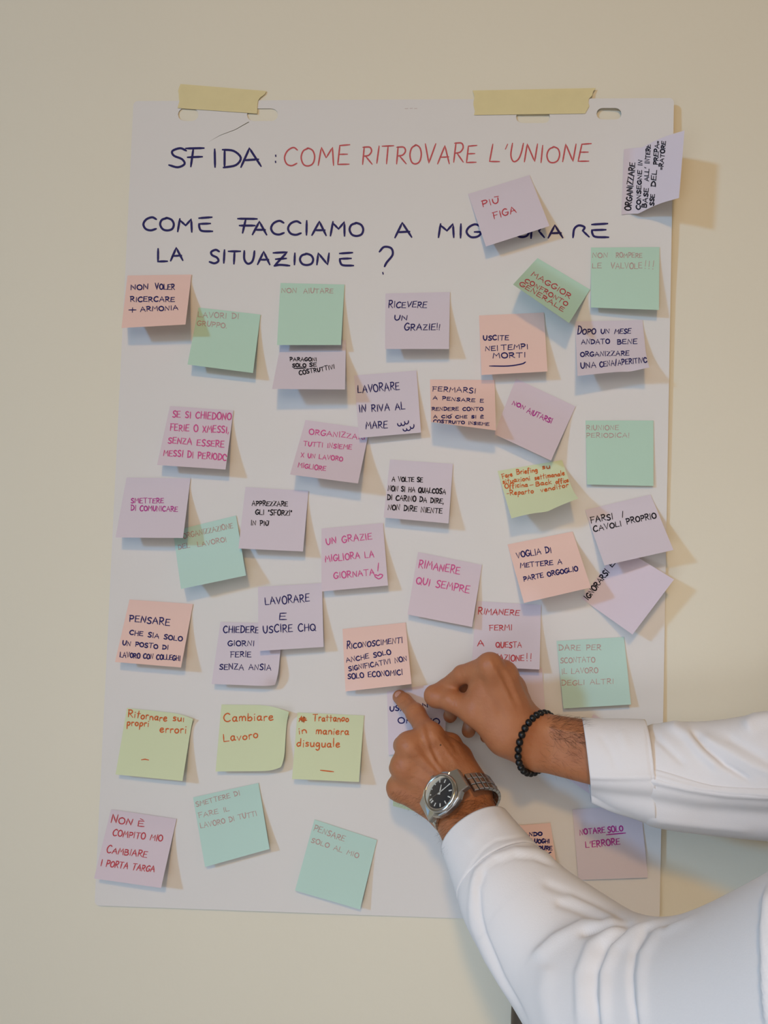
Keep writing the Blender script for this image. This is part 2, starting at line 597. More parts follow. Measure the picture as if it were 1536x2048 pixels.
# ------------------------------------------------------------------ masking tape
def tape(c, end_l, end_r, label):
    nu, nv = 26, 8
    fr = []
    for j in range(nv):
        for i in range(nu):
            u, v = i / (nu - 1), j / (nv - 1)
            p = bil(c, u, v)
            p = p + np.array([end_l[j] * (1 - u) ** 6 + end_r[j] * u ** 6, 0])
            g = gap_px(p[0], p[1])
            if g == 0:                                  # above the sheet: on the wall, easing up to the paper edge
                g = gap_px(p[0], p[1] + 12) * .6
            fr.append(P(p[0], p[1], g + .0008))
    fr = np.array(fr)
    n = len(fr)
    f = grid_faces(nu, nv)
    f = [tuple(reversed(q)) for q in f]
    per = [i for i in range(nu)] + [nu * j + nu - 1 for j in range(1, nv)] + [nu * (nv - 1) + i for i in range(nu - 2, -1, -1)] + [nu * j for j in range(nv - 2, 0, -1)]
    o = mk('masking_tape', *slab(fr, f, per, .00015), M['tape'])
    tag(o, label, 'tape', 'strips of masking tape holding the sheet')


tape([(361, 168), (533, 182), (514, 227), (355, 216)], [0, -2, -3, -1, 0, 2, 1, 0], [0, -1, -7, -9, -7, -5, -2, 0],
     'yellowish masking tape strip at the top left of the flip chart sheet')
tape([(945, 181), (1192, 176), (1170, 227), (948, 230)], [0, 2, 3, 1, 0, 1, 2, 0], [0, -3, -1, -5, -3, 2, 1, 0],
     'wider yellowish masking tape strip at the top right of the flip chart sheet')

# ------------------------------------------------------------------ sticky notes
NOTE = 0.0755
GROUP = 'sticky notes on the flip chart sheet'


def solve_lift(t, b, h0, lo=.002, hi=.052):
    """how far the free edge stands off so that the note keeps its real length"""
    a = P(t[0], t[1], h0)
    best, bd = lo, 9
    for k in range(101):
        h = lo + (hi - lo) * k / 100
        d = abs(np.linalg.norm(P(b[0], b[1], h0 + h) - a) - NOTE * .985)
        if d < bd:
            best, bd = h, d
    return best


def note(colr, c, lines, ink_mat, width, label, lift=None, curls=(), jit=.06, power=1.5, top=0.0012):
    nu = nv = 15
    h0 = [gap_px(*c[0]) + top, gap_px(*c[1]) + top]
    if lift is None:
        hl, hr = solve_lift(c[0], c[3], h0[0]), solve_lift(c[1], c[2], h0[1])
        m = (hl + hr) / 2
        hl, hr = .65 * hl + .35 * m, .65 * hr + .35 * m
        hl, hr = max(.006, min(.040, hl)), max(.006, min(.040, hr))
    else:
        hl, hr = lift
    fr = []
    for j in range(nv):
        for i in range(nu):
            u, v = i / (nu - 1), j / (nv - 1)
            p = bil(c, u, v)
            t = max(0, (v - .13) / .87)
            h = (hl * (1 - u) + hr * u) * (.34 * t + .66 * t ** power)
            base = h0[0] * (1 - u) + h0[1] * u
            g = gap_px(p[0], p[1]) + .0008
            for (cu, cv, rad, amt, dx, dy) in curls:
                w = max(0, 1 - math.hypot(u - cu, v - cv) / rad) ** 2
                h += amt * w
                p = p + np.array([dx, dy]) * w
            fr.append(P(p[0], p[1], max(base + h, g)))
    fr = np.array(fr)
    n = len(fr)
    f = [tuple(reversed(q)) for q in grid_faces(nu, nv)]
    per = [i for i in range(nu)] + [nu * j + nu - 1 for j in range(1, nv)] + [nu * (nv - 1) + i for i in range(nu - 2, -1, -1)] + [nu * j for j in range(nv - 2, 0, -1)]
    o = mk('sticky_note', *slab(fr, f, per, .00014), M[colr])
    tag(o, label, 'sticky note', GROUP)
    if lines:
        ink('handwriting', T(lines, jit), bvh_of(o), width, M[ink_mat], o)
    return o


def arc(cx_, cy_, rx_, ry_, a0, a1, n=9):
    return np.array([(cx_ + rx_ * math.cos(math.radians(a0 + (a1 - a0) * k / (n - 1))), cy_ - ry_ * math.sin(math.radians(a0 + (a1 - a0) * k / (n - 1)))) for k in range(n)])


note('P', [(255, 551), (383, 549), (371, 649), (243, 656)],
     [('NON', 262, 579, 296, 579, 10), ('VOLER', 311, 579, 349, 579, 10, 0, 1.2), ('RICERCARE', 261, 603, 349, 603, 9), ('+', 258, 624, 272, 624, 11), ('ARMONIA', 281, 623, 356, 619, 8.5)],
     'in', 2.0, 'peach sticky note at the upper left reading NON VOLER RICERCARE + ARMONIA')
note('G', [(397, 615), (521, 629), (506, 746), (375, 729)], [('LAVORI DI', 396, 634, 477, 638, 10), ('GRUPPO.', 394, 650, 453, 657, 10)],
     'it', 1.5, 'mint sticky note reading LAVORI DI GRUPPO beside the upper left peach note')
note('G', [(561, 566), (689, 569), (682, 690), (554, 690)], [('NON', 563, 585, 593, 585, 9), ('AIUTARE', 607, 586, 666, 586, 9)],
     'it', 1.5, 'mint sticky note reading NON AIUTARE under the word SITUAZIONE', lift=(.015, .013))
note('L', [(564, 676), (692, 680), (690, 779), (544, 778)],
     [('PARAGONI', 580, 722, 633, 722, 7), ('SOLO', 585, 734, 612, 733.5, 7), ('SE', 619, 733, 633, 733, 7), seg(588, 737, 612, 736), ('COSTRUTTIVI', 599, 750, 669, 737, 8)],
     'ik', 1.8, 'lilac sticky note reading PARAGONI SOLO SE COSTRUTTIVI tucked below a mint note', lift=(.034, .031))
note('Q', [(340, 812), (467, 821), (451, 939), (314, 930)],
     [('SE SI CHIEDONO', 345, 834, 462, 840, 13), ('FERIE O XMESSI,', 340, 861, 457, 866, 13), ('SENZA ESSERE', 336, 886, 448, 895, 12), ('MESSI DI PERIODO', 327, 911, 453, 921, 12)],
     'im', 1.9, 'pinkish lilac sticky note with pink writing SE SI CHIEDONO FERIE')
note('Q', [(611, 840), (739, 858), (716, 967), (580, 949)],
     [('ORGANIZZARE', 618, 868, 736, 880, 10), ('TUTTI INSIEME', 607, 891, 703, 899, 9), ('X UN LAVORO', 602, 914, 685, 922, 8.5), ('MIGLIORE', 596, 934, 651, 942, 9)],
     'im', 1.7, 'pinkish lilac sticky note with pink writing ORGANIZZARE TUTTI INSIEME')
note('L', [(771, 587), (900, 584), (898, 698), (770, 698)],
     [('RICEVERE', 777, 615, 853, 615, 11.5, .1, 1.35), ('UN', 789, 640, 814, 640, 10, .1), ('GRAZIE!!', 809, 661, 879, 659, 11.5, .1, 1.25)],
     'in', 1.9, 'lilac sticky note reading RICEVERE UN GRAZIE in navy')
note('L', [(708, 751), (833, 741), (842, 865), (718, 876)],
     [('LAVORARE', 716, 786, 799, 779, 15), ('IN RIVA AL', 719, 825, 810, 818, 14), ('MARE', 732, 858, 775, 856, 14),
      arc(799, 847, 4, 5, 180, 350), arc(806, 846, 4, 5, 180, 350), arc(813, 843, 4, 5, 180, 380), arc(810, 858, 4, 4, 180, 350), arc(817, 857, 4, 4, 180, 350), arc(824, 851, 4, 6, 200, 380)],
     'in', 1.9, 'lilac sticky note reading LAVORARE IN RIVA AL MARE with little wave marks', lift=(.012, .010))
note('P', [(860, 759), (989, 760), (992, 861), (862, 844)],
     [('FERMARSI', 865, 782, 951, 786, 9.5), ('A PENSARE E', 866, 799, 967, 805, 6.5), ('RENDERE CONTO', 864, 821, 966, 821, 6.5), ("A CI\u00d2 CHE SI \u00c8", 867, 836, 967, 836.5, 5.5),
      ('COSTRUITO INSIEME', 867, 844.5, 978, 851, 5.5)],
     'in', 1.7, 'peach sticky note with dense navy writing starting FERMARSI A PENSARE')
note('P', [(958, 631), (1088, 625), (1095, 743), (963, 750)],
     [('USCITE', 967, 680, 1017, 680, 9), ('NEI', 971, 702, 996, 701, 9), ('TEMPI', 1003, 700, 1056, 697, 9.5), ('MORTI', 986, 716, 1051, 714, 9.5), catmull(seg(979, 732, 1016, 732, 1043, 728, 1051, 724))],
     'in', 2.0, 'peach sticky note reading USCITE NEI TEMPI MORTI with an underline', lift=(.014, .016))
note('Q', [(1032, 757), (1151, 813), (1102, 921), (988, 868)], [('NON', 1024, 809, 1048, 819, 8), ('AIUTARSI', 1053, 825, 1102, 847, 10)],
     'iu', 1.9, 'tilted pinkish lilac sticky note reading NON AIUTARSI in magenta')
note('G', [(1075, 516), (1180, 579), (1138, 646), (1026, 569)],
     [('MAGGIOR', 1062, 551, 1139, 597, 10), ('CONFRONTO', 1049, 563, 1133, 612, 8), ('GENERALE', 1038, 570, 1126, 623, 8.5)],
     'ir', 1.6, 'steeply tilted mint sticky note reading MAGGIOR CONFRONTO GENERALE', lift=(.040, .040))
note('G', [(1182, 495), (1319, 494), (1318, 620), (1182, 615)],
     [('NON', 1185, 515, 1215, 515, 9), ('ROMPERE', 1232, 515, 1284, 515, 9), ('LE', 1185, 536, 1203, 536, 10), ('VALVOLE', 1222, 537, 1284, 537, 11), ('!!!', 1289, 537, 1307, 538, 16)],
     'it', 1.5, 'mint sticky note at the upper right reading NON ROMPERE LE VALVOLE', lift=(.009, .013))
note('L', [(1150, 643), (1285, 640), (1295, 737), (1155, 752)],
     [('DOPO', 1155, 668, 1191, 668, 10, .1, 1.7), ('UN', 1202, 667, 1219, 667, 9), ('MESE', 1229, 667, 1261, 667, 9.5, .15), ('ANDATO', 1163, 688, 1219, 687, 9), ('BENE', 1235, 688, 1274, 687, 9.5),
      ('ORGANIZZARE', 1161, 713, 1258, 711, 9), ('UNA', 1162, 737, 1192, 735, 11), ('CENA/APERITIVO', 1200, 734, 1294, 724, 10)],
     'in', 1.9, 'lilac sticky note reading DOPO UN MESE ANDATO BENE with a curled lower right corner', lift=(.031, .022), curls=((1, 1, .4, .012, 4, -2), (.75, 1, .3, .0, 0, 3)))
note('G', [(1171, 841), (1307, 841), (1307, 972), (1174, 969)], [('RIUNIONE', 1173, 860, 1237, 860, 9), ('PERIODICA!', 1173, 875, 1258, 875, 9)],
     'it', 1.4, 'blank looking mint sticky note reading RIUNIONE PERIODICA near the right paper edge', lift=(.005, .003))
note('Y', [(995, 942), (1124, 920), (1152, 1000), (1023, 1037)],
     [('Fare', 1005, 957, 1025, 952, 9), ('Briefing', 1034, 949, 1075, 943, 9), ('su', 1085, 938, 1100, 936, 9), ('situazioni', 1006, 967.5, 1060, 960, 9), ('settimanale', 1070, 960, 1129, 950, 9),
      ('Officina', 1010, 977, 1055, 973, 9), ('-', 1060, 974, 1067, 973, 9), ('Back', 1072, 972, 1103, 968, 9), ('office', 1112, 967, 1137, 964, 9), ('-Reparto', 1014, 991, 1067, 986, 9), ('venditor', 1082, 984, 1137, 974, 9)],
     'io', 1.7, 'yellow sticky note with small orange writing Fare Briefing and a curled bottom', lift=(.036, .040), curls=((.55, 1, .5, .004, 0, 7), (1, 1, .4, .004, 5, -3)))
note('L', [(1170, 1020), (1301, 989), (1347, 1100), (1209, 1131)],
     [('FARSI', 1182, 1046, 1226, 1038, 11.5), ('I', 1244, 1034, 1246, 1034, 11), ('CAVOLI', 1188, 1064, 1243, 1052, 10.5), ('PROPRIO', 1254, 1048, 1313, 1036, 11)],
     'ik', 2.0, 'lilac sticky note reading FARSI I CAVOLI PROPRIO over the right paper edge', lift=(.030, .030))
note('Q', [(1163, 1197), (1240, 1093), (1348, 1159), (1265, 1269)], [('IGNORARSI', 1176, 1200, 1219, 1145, 11), ('E', 1224, 1134, 1230, 1127, 10)],
     'ik', 2.2, 'lilac sticky note turned like a diamond reading IGNORARSI along one edge', lift=(.026, .030))
note('P', [(1015, 1089), (1145, 1063), (1182, 1175), (1048, 1206)],
     [('VOGLIA DI', 1034, 1116, 1103, 1105, 11), ('METTERE A', 1041, 1136, 1124, 1127, 9), ('PARTE ORGOGLIO', 1048, 1162, 1156, 1141, 9)],
     'in', 2.0, 'peach sticky note reading VOGLIA DI METTERE A PARTE ORGOGLIO', curls=((0, 1, .35, -.008, 0, 0),))
note('L', [(953, 1202), (1082, 1210), (1079, 1339), (943, 1333)],
     [('RIMANERE', 956, 1228, 1038, 1231, 11, .1, 1.3), ('FERMI', 979, 1261, 1024, 1260, 11), ('A', 955, 1292, 968, 1292, 11), ('QUESTA', 992, 1295, 1043, 1295, 11), ('SITU', 962, 1318, 995, 1320, 11),
      ('AZIONE', 998, 1321, 1048, 1322, 12), ('!!', 1053, 1322, 1063, 1322, 16)],
     'ir', 1.8, 'lilac sticky note reading RIMANERE FERMI behind the hand with the bead bracelet', lift=(.016, .015))
note('B', [(1113, 1282), (1248, 1274), (1262, 1409), (1127, 1417)],
     [('DARE PER', 1118, 1301, 1202, 1300, 11), ('SCONTATO', 1121, 1326, 1190, 1324, 10), ('IL LAVORO', 1124, 1348, 1196, 1345, 10), ('DEGLI ALTRI', 1124, 1371, 1227, 1367, 10)],
     'it', 1.5, 'mint sticky note reading DARE PER SCONTATO above the cuff of the raised arm', lift=(.008, .012))
note('L', [(253, 955), (381, 957), (366, 1076), (231, 1075)], [('SMETTERE', 262, 1006, 327, 1006, 9.5), ('DI COMUNICARE', 262, 1021, 355, 1023, 10)],
     'iu', 1.7, 'lilac sticky note by the left edge reading SMETTERE DI COMUNICARE')
note('B', [(346, 1062), (472, 1031), (492, 1151), (362, 1178)], [('ORGANIZZAZIONE', 367, 1077, 466, 1056, 10), ('DEL', 357, 1099, 380, 1095, 9), ('LAVORO!', 396, 1094, 453, 1083, 9)],
     'it', 1.5, 'mint sticky note reading ORGANIZZAZIONE DEL LAVORO half under a lilac note')
note('L', [(491, 974), (617, 982), (606, 1103), (477, 1097)], [('APPREZZARE', 504, 1011, 575, 1012, 9), ('GLI "SFORZI"', 511, 1029, 584, 1031, 10), ('IN PI\u00d9', 502, 1050, 537, 1051, 9)],
     'ik', 1.9, 'lilac sticky note reading APPREZZARE GLI SFORZI in black', lift=(.018, .018))
note('P', [(259, 1199), (386, 1208), (362, 1335), (230, 1324)],
     [('PENSARE', 259, 1243, 339, 1251, 13), ('CHE SIA SOLO', 259, 1269, 364, 1282, 9), ('UN POSTO DI', 245, 1290, 336, 1299, 8.5), ('LAVORO CON COLLEGHI', 240, 1314, 360, 1321, 9.5)],
     'in', 2.0, 'peach sticky note on the left reading PENSARE CHE SIA SOLO', lift=(.019, .019))
note('L', [(441, 1244), (566, 1247), (554, 1373), (423, 1368)], [('CHIEDERE', 447, 1265, 518, 1266, 13), ('GIORNI', 456, 1291, 508, 1292, 10.5), ('FERIE', 461, 1314, 502, 1314, 11), ('SENZA ANSIA', 439, 1339, 542, 1340, 11)],
     'in', 1.9, 'lilac sticky note reading CHIEDERE GIORNI FERIE partly under another lilac note', lift=(.014, .016), curls=((1, 1, .3, -.008, -4, -3),))
note('L', [(516, 1174), (644, 1166), (647, 1294), (517, 1302)], [('LAVORARE', 531, 1210, 619, 1203, 15), ('E', 559, 1239, 573, 1239, 14), ('USCIRE', 527, 1266, 585, 1263, 14), ('CHQ', 597, 1263, 631, 1260, 14)],
     'in', 1.9, 'lilac sticky note reading LAVORARE E USCIRE lying over the CHIEDERE note', lift=(.016, .014), top=.002)
note('L', [(780, 919), (906, 928), (897, 1047), (767, 1035)],
     [('A VOLTE SE', 784, 962, 845, 964, 9), ('NON SI HA QUALCOSA', 776, 981, 891, 988, 9.5), ('DI CARINO DA DIRE,', 775, 999, 887, 1007, 10), ('NON DIRE NIENTE', 776, 1019, 884, 1027, 10)],
     'ik', 2.0, 'lilac sticky note in the middle with four black lines A VOLTE SE', lift=(.018, .019))
note('Q', [(643, 1057), (766, 1046), (776, 1171), (643, 1183)],
     [('UN GRAZIE', 653, 1089, 744, 1078, 13), ('MIGLIORA LA', 651, 1124, 748, 1114, 13), ('GIORNATA', 668, 1157, 749, 1150, 12), seg(757, 1126, 755.5, 1142),
      catmull(seg(757, 1158, 750, 1153, 751.5, 1149.5, 756, 1151.5, 760, 1148.5, 765, 1150, 763, 1155, 757, 1158))],
     'im', 1.8, 'lilac sticky note reading UN GRAZIE MIGLIORA LA GIORNATA with a small heart', lift=(.013, .015))
note('Q', [(836, 1104), (964, 1130), (944, 1254), (815, 1229)], [('RIMANERE', 837, 1135, 919, 1148, 15), ('QUI SEMPRE', 832, 1167, 938, 1186, 14)],
     'im', 1.9, 'pinkish lilac sticky note reading RIMANERE QUI SEMPRE', lift=(.012, .016))
note('P', [(685, 1258), (811, 1245), (823, 1368), (691, 1383)],
     [('RICONOSCIMENTI', 694, 1298, 805, 1285, 10, .1, 1.5), ('ANCHE SOLO', 693, 1325, 782, 1308, 9), ('SIGNIFICATIVI NON', 698, 1342, 814, 1321, 9), ('SOLO ECONOMICI', 696, 1358, 805, 1349, 10)],
     'in', 1.9, 'peach sticky note reading RICONOSCIMENTI just above the pressing fingertip', lift=(.016, .020), curls=((0, 1, .35, -.006, 0, 0),))
note('Y', [(254, 1416), (386, 1430), (365, 1562), (231, 1549)], [('Ritornare', 256, 1434, 333, 1443, 14), ('sui', 346, 1442, 368, 1443, 14), ('propri', 254, 1451, 297, 1453, 14), ('errori', 320, 1464, 372, 1467, 15), seg(283, 1519.5, 290, 1518.5, 297, 1520)],
     'io', 2.0, 'yellow sticky note reading Ritornare sui propri errori, leftmost of three yellow ones', lift=(.012, .015), curls=((1, 0, .35, .005, 0, 8),))
note('Y', [(443, 1409), (575, 1411), (567, 1542), (431, 1543)], [('Cambiare', 448, 1443, 546, 1441, 16), ('Lavoro', 448, 1484, 516, 1475, 16)],
     'io', 2.0, 'yellow sticky note reading Cambiare Lavoro, middle of three yellow ones', lift=(.010, .013), curls=((1, 0, .45, .011, 3, 13), (1, 1, .32, -.002, -5, -8)))
note('Y', [(595, 1425), (728, 1431), (718, 1564), (584, 1558)],
     [('Trattando', 626, 1442, 697, 1443, 13), ('in', 598, 1468, 613, 1466, 13), ('maniera', 632, 1467, 697, 1470, 14), ('disuguale', 594, 1493, 679, 1494, 15), seg(641, 1540.5, 667, 1543.6),
      seg(598, 1443, 603, 1432, 604, 1444, 608, 1433, 607, 1445, 612, 1436, 600, 1440, 614, 1441, 598, 1437, 610, 1435)],
     'io', 2.0, 'yellow sticky note reading Trattando in maniera disuguale, rightmost of three yellow ones', lift=(.016, .018))
note('B', [(386, 1595), (517, 1566), (539, 1698), (410, 1734)], [('SMETTERE DI', 393, 1613, 480, 1590, 9), ('FARE IL', 398, 1636, 459, 1622, 9), ('LAVORO DI TUTTI', 402, 1657, 514, 1631, 10)],
     'it', 1.5, 'aqua sticky note reading SMETTERE DI FARE IL LAVORO DI TUTTI', lift=(.010, .010))
note('Q', [(222, 1619), (353, 1638), (322, 1776), (188, 1757)], [('NON', 222, 1645, 263, 1650, 13, .1, 1.3), ('\u00c8', 276, 1653, 288, 1654, 12), ('COMPITO MIO', 225, 1671, 324, 1683, 12, .1), ('CAMBIARE', 213, 1705, 293, 1715, 12, .1, 1.2), ('I PORTA TARGA', 201, 1732, 308, 1744, 12, .15)],
     'ir', 1.8, 'pinkish sticky note in the lower left corner with red writing NON COMPITO MIO', lift=(.018, .021))
note('B', [(629, 1639), (754, 1680), (720, 1819), (590, 1781)], [('PENSARE', 627, 1661, 688, 1683, 11), ('SOLO AL MIO', 622, 1684, 716, 1716, 9)],
     'it', 1.5, 'lowest aqua sticky note reading PENSARE SOLO', lift=(.009, .012))
note('Y', [(787, 1490), (912, 1498), (905, 1642), (786, 1612)], None, None, 0, 'greenish yellow sticky note almost hidden behind the hand with the watch', lift=(.006, .006))
note('L', [(774, 1383), (897, 1362), (888, 1500), (777, 1510)], [('USARE', 780, 1422, 832, 1420, 10), ('IN', 841, 1418, 856, 1415, 10), ('ORARIO', 796, 1446, 879, 1449, 11)],
     'in', 2.0, 'lilac sticky note being stuck on by both hands', lift=(.004, .026), curls=((1, 0, .75, .022, -6, 4),))
note('Q', [(966, 1330), (1084, 1336), (1093, 1452), (972, 1462)], None, None, 0, 'pinkish lilac sticky note in the shadow behind the hand with the bead bracelet', lift=(.006, .006))
note('P', [(978, 1655), (1101, 1646), (1119, 1772), (990, 1782)], [('QUANDO', 1030, 1673, 1084, 1671, 6.5), ('LUOGHI', 1063, 1686, 1099, 1686, 7.5), ('PURE', 1078, 1700, 1104, 1700, 8), seg(1095, 1708, 1110, 1700)],
     'in', 2.2, 'peach sticky note mostly hidden behind the sleeve with the watch', lift=(.010, .012))
note('L', [(1145, 1619), (1281, 1610), (1296, 1755), (1157, 1760)], [('NOTARE', 1160, 1670, 1210, 1665, 11), ('SOLO', 1216, 1665, 1246, 1662, 11), seg(1213, 1669.5, 1251, 1666), ("L'ERRORE", 1172, 1696, 1240, 1689, 12)],
     'iu', 2.0, 'lilac sticky note between the two sleeves reading NOTARE SOLO L ERRORE', lift=(.004, .007))
note('Q', [(1118, 1545), (1187, 1428), (1300, 1500), (1228, 1622)], [('A', 1141, 1572, 1151, 1563, 9)],
     'ik', 2.6, 'lilac diamond sticky note mostly hidden behind the cuff of the raised arm', lift=(.006, .006))
note('L', [(936, 388), (1059, 350), (1099, 452), (972, 493)], [('PI\u00d9', 966, 414, 998, 405, 12), ('FIGA', 988, 438, 1033, 425, 12.5)],
     'ir', 1.8, 'lilac sticky note covering part of the word MIGLIORARE, red writing')
note('L', [(1243, 428), (1248, 297), (1369, 261), (1358, 396)],
     [('ORGANIZZARE', 1262, 421, 1270, 326, 11.5), ('CONSEGNE', 1280, 419, 1284, 341, 8), ('IN', 1284, 331, 1285, 321, 8), ('BASE', 1293, 415, 1297, 377, 8.5), ("ALL'", 1297, 362, 1298, 335, 8.5), ('INTERE', 1299, 327, 1301, 290, 8.5),
      ('SSE', 1307, 411, 1309, 389, 8), ('DEL', 1311, 373, 1314, 341, 9), ('PREPA=', 1315, 329, 1319, 283, 8.5), ('=RATORE', 1326, 339, 1331, 283, 8)],
     'ik', 2.1, 'lilac sticky note at the upper right with sideways black writing, bent outwards', lift=(.046, .044), power=1.15, curls=((0, .3, .5, 0, 0, 9), (.5, .3, .5, 0, 0, 4), (1, .3, .5, 0, 0, 9)))

# ------------------------------------------------------------------ dark wooden post low behind the elbow
def post():
    mb = MB()
    rows = []
    base = P(1056, 2010, .055)
    x, y, zt = base[0], base[1], base[2] + .035
    prof = [(zt, .004), (zt - .004, .013), (zt - .012, .0165), (zt - .05, .018), (zt - .25, .0185), (zt - .6, .02), (.012, .019), (0.0, .018)]
    n = 20
    for z, r in prof:
        for k in range(n):
            a = 2 * math.pi * k / n
            s = 1.0 / max(abs(math.cos(a)), abs(math.sin(a))) ** .45
            rows.append((x + r * s * math.cos(a) + .006 * math.sin((zt - z) * 2), y + r * s * math.sin(a) * .8, z))
    f = grid_faces(n, len(prof), wrap=True)
    mb.add(rows, [tuple(reversed(q)) for q in f] + [tuple(range(n)), tuple(reversed([n * (len(prof) - 1) + k for k in range(n)]))])
    o = mb.build('wooden_post', M['wood'])
    tag(o, 'dark wooden post standing by the wall low behind the bent elbow', 'post')


post()
#@@BODY
# ------------------------------------------------------------------ person: body as one continuous surface
def sstep(a, b, x):
    t = np.clip((x - a) / (b - a), 0, 1)
    return t * t * (3 - 2 * t)


def polydist(pp, line):
    """pixel distance to a polyline, and signed side"""
    line = np.array(line, float)
    best = np.full(len(pp), 1e9)
    side = np.zeros(len(pp))
    tt = np.zeros(len(pp))
    nseg = len(line) - 1
    for i in range(nseg):
        a, b = line[i], line[i + 1]
        ab = b - a
        t = np.clip(((pp - a) @ ab) / (ab @ ab), 0, 1)
        q = pp - a - t[:, None] * ab
        d = np.hypot(q[:, 0], q[:, 1])
        m = d < best
        best = np.where(m, d, best)
        side = np.where(m, np.sign(ab[0] * q[:, 1] - ab[1] * q[:, 0]), side)
        tt = np.where(m, (i + t) / nseg, tt)
    return best, side, tt


class Field:
    """smooth union of round-ended tapered limbs"""

    def __init__(self):
        self.groups = []                                # (k_out, [prims])

    def group(self, k_out):
        self.groups.append((k_out, []))
        return self

    def cap(self, a, b, ra, rb, k=.005):
        self.groups[-1][1].append((np.array(a, float), np.array(b, float), ra, rb, k))
        return self

    def chain(self, pts, rad, k=.004):
        for i in range(len(pts) - 1):
            self.cap(pts[i], pts[i + 1], rad[i], rad[i + 1], k)
        return self

    @staticmethod
    def dcap(p, q):
        a, b, ra, rb, _ = q
        ba = b - a
        t = np.clip(((p - a) @ ba) / (ba @ ba + 1e-12), 0, 1)
        d = p - a - t[..., None] * ba
        return np.sqrt((d * d).sum(-1)) - (ra + (rb - ra) * t)

    @staticmethod
    def smin(a, b, k):
        if k <= 0:
            return np.minimum(a, b)
        h = np.maximum(k - np.abs(a - b), 0) / k
        return np.minimum(a, b) - h * h * k * .25

    def ev(self, p, cull=None):
        res = None
        for k_out, prims in self.groups:
            g = None
            for q in prims:
                if cull is not None and self.dcap(cull[0][None], q)[0] > cull[1]:
                    continue
                d = self.dcap(p, q)
                g = d if g is None else self.smin(g, d, q[4])
            if g is not None:
                res = g if res is None else self.smin(res, g, k_out)
        return res

    def bounds(self):
        lo = np.full(3, 9.)
        hi = np.full(3, -9.)
        for _, pr in self.groups:
            for a, b, ra, rb, _k in pr:
                for c, r in ((a, ra), (b, rb)):
                    lo = np.minimum(lo, c - r)
                    hi = np.maximum(hi, c + r)
        return lo - .02, hi + .02

    def mesh(self, vox, nb=20):
        lo, hi = self.bounds()
        blk = vox * nb
        nblk = np.ceil((hi - lo) / blk).astype(int)
        rad = blk * math.sqrt(3) / 2
        allq = [q for _, pr in self.groups for q in pr]
        gi = np.stack(np.meshgrid(*[np.arange(n) for n in nblk], indexing='ij'), -1).reshape(-1, 3)
        cen = lo + (gi + .5) * blk
        near = np.zeros(len(cen), bool)
        dmin = np.full(len(cen), 9.)
        for q in allq:
            dmin = np.minimum(dmin, self.dcap(cen, q))
        near = (dmin < rad + .012) & (dmin > -rad - .03)
        dims = nblk * nb + 2
        ar = np.arange(nb + 1)
        off = np.stack(np.meshgrid(ar, ar, ar, indexing='ij'), -1)
        ids, pos, quads = [], [], []

        def gid(c):
            return (c[..., 0] * dims[1] + c[..., 1]) * dims[2] + c[..., 2]
        for b in np.nonzero(near)[0]:
            base = gi[b] * nb
            pts = lo + (base + off) * vox
            d = self.ev(pts, (cen[b], rad + .02))
            if d is None or d.min() > 0 or d.max() < 0:
                continue
            s = d < 0
            cs = [(i, j, k) for i in (0, 1) for j in (0, 1) for k in (0, 1)]
            n = nb
            corner = [s[i:i + n, j:j + n, k:k + n] for i, j, k in cs]
            dc = [d[i:i + n, j:j + n, k:k + n] for i, j, k in cs]
            cnt = sum(c.astype(np.int8) for c in corner)
            act = (cnt > 0) & (cnt < 8)
            if act.any():
                idx = np.argwhere(act)
                vals = np.stack([c[act] for c in dc], -1)
                acc = np.zeros((len(idx), 3))
                num = np.zeros(len(idx))
                for a in range(8):
                    for bb in range(a + 1, 8):
                        df = [cs[bb][m] - cs[a][m] for m in range(3)]
                        if sum(map(abs, df)) != 1:
                            continue
                        va, vb = vals[:, a], vals[:, bb]
                        m_ = (va < 0) != (vb < 0)
                        t = np.where(m_, va / np.where(m_, va - vb, 1), 0)
                        acc += np.where(m_[:, None], np.array(cs[a]) + t[:, None] * np.array(df), 0)
                        num += m_
                ids.append(gid(idx + base))
                pos.append(lo + (idx + base + acc / num[:, None]) * vox)
            for ax in range(3):
                sl0 = [slice(0, n)] * 3
                sl1 = [slice(0, n)] * 3
                sl1[ax] = slice(1, n + 1)
                a, c = s[tuple(sl0)], s[tuple(sl1)]
                e = np.argwhere(a != c)
                if not len(e):
                    continue
                u, v = (ax + 1) % 3, (ax + 2) % 3
                eu = np.zeros(3, int)
                ev_ = np.zeros(3, int)
                eu[u] = 1
                ev_[v] = 1
                g = e + base
                q = np.stack([gid(g - eu - ev_), gid(g - ev_), gid(g), gid(g - eu)], -1)
                ins = a[tuple(e.T)]
                q[~ins] = q[~ins][:, ::-1]
                quads.append(q)
        ids, pos, quads = np.concatenate(ids), np.concatenate(pos), np.concatenate(quads)
        o = np.argsort(ids)
        ids, pos = ids[o], pos[o]
        ix = np.searchsorted(ids, quads)
        ix = np.clip(ix, 0, len(ids) - 1)
        ix = ix[(ids[ix] == quads).all(1)]
        used = np.zeros(len(pos), bool)
        used[ix.ravel()] = True
        new = np.cumsum(used) - 1
        return pos[used], new[ix]


def relax(pos, quads, n=2, lam=.5):
    for _ in range(n):
        acc = np.zeros_like(pos)
        num = np.zeros(len(pos))
        for a in range(4):
            b = (a + 1) % 4
            np.add.at(acc, quads[:, a], pos[quads[:, b]])
            np.add.at(num, quads[:, a], 1)
            np.add.at(acc, quads[:, b], pos[quads[:, a]])
            np.add.at(num, quads[:, b], 1)
        pos = np.where(num[:, None] > 0, pos + lam * (acc / np.maximum(num, 1)[:, None] - pos), pos)
    return pos


def nrm(v):
    v = np.asarray(v, float)
    return v / np.linalg.norm(v)


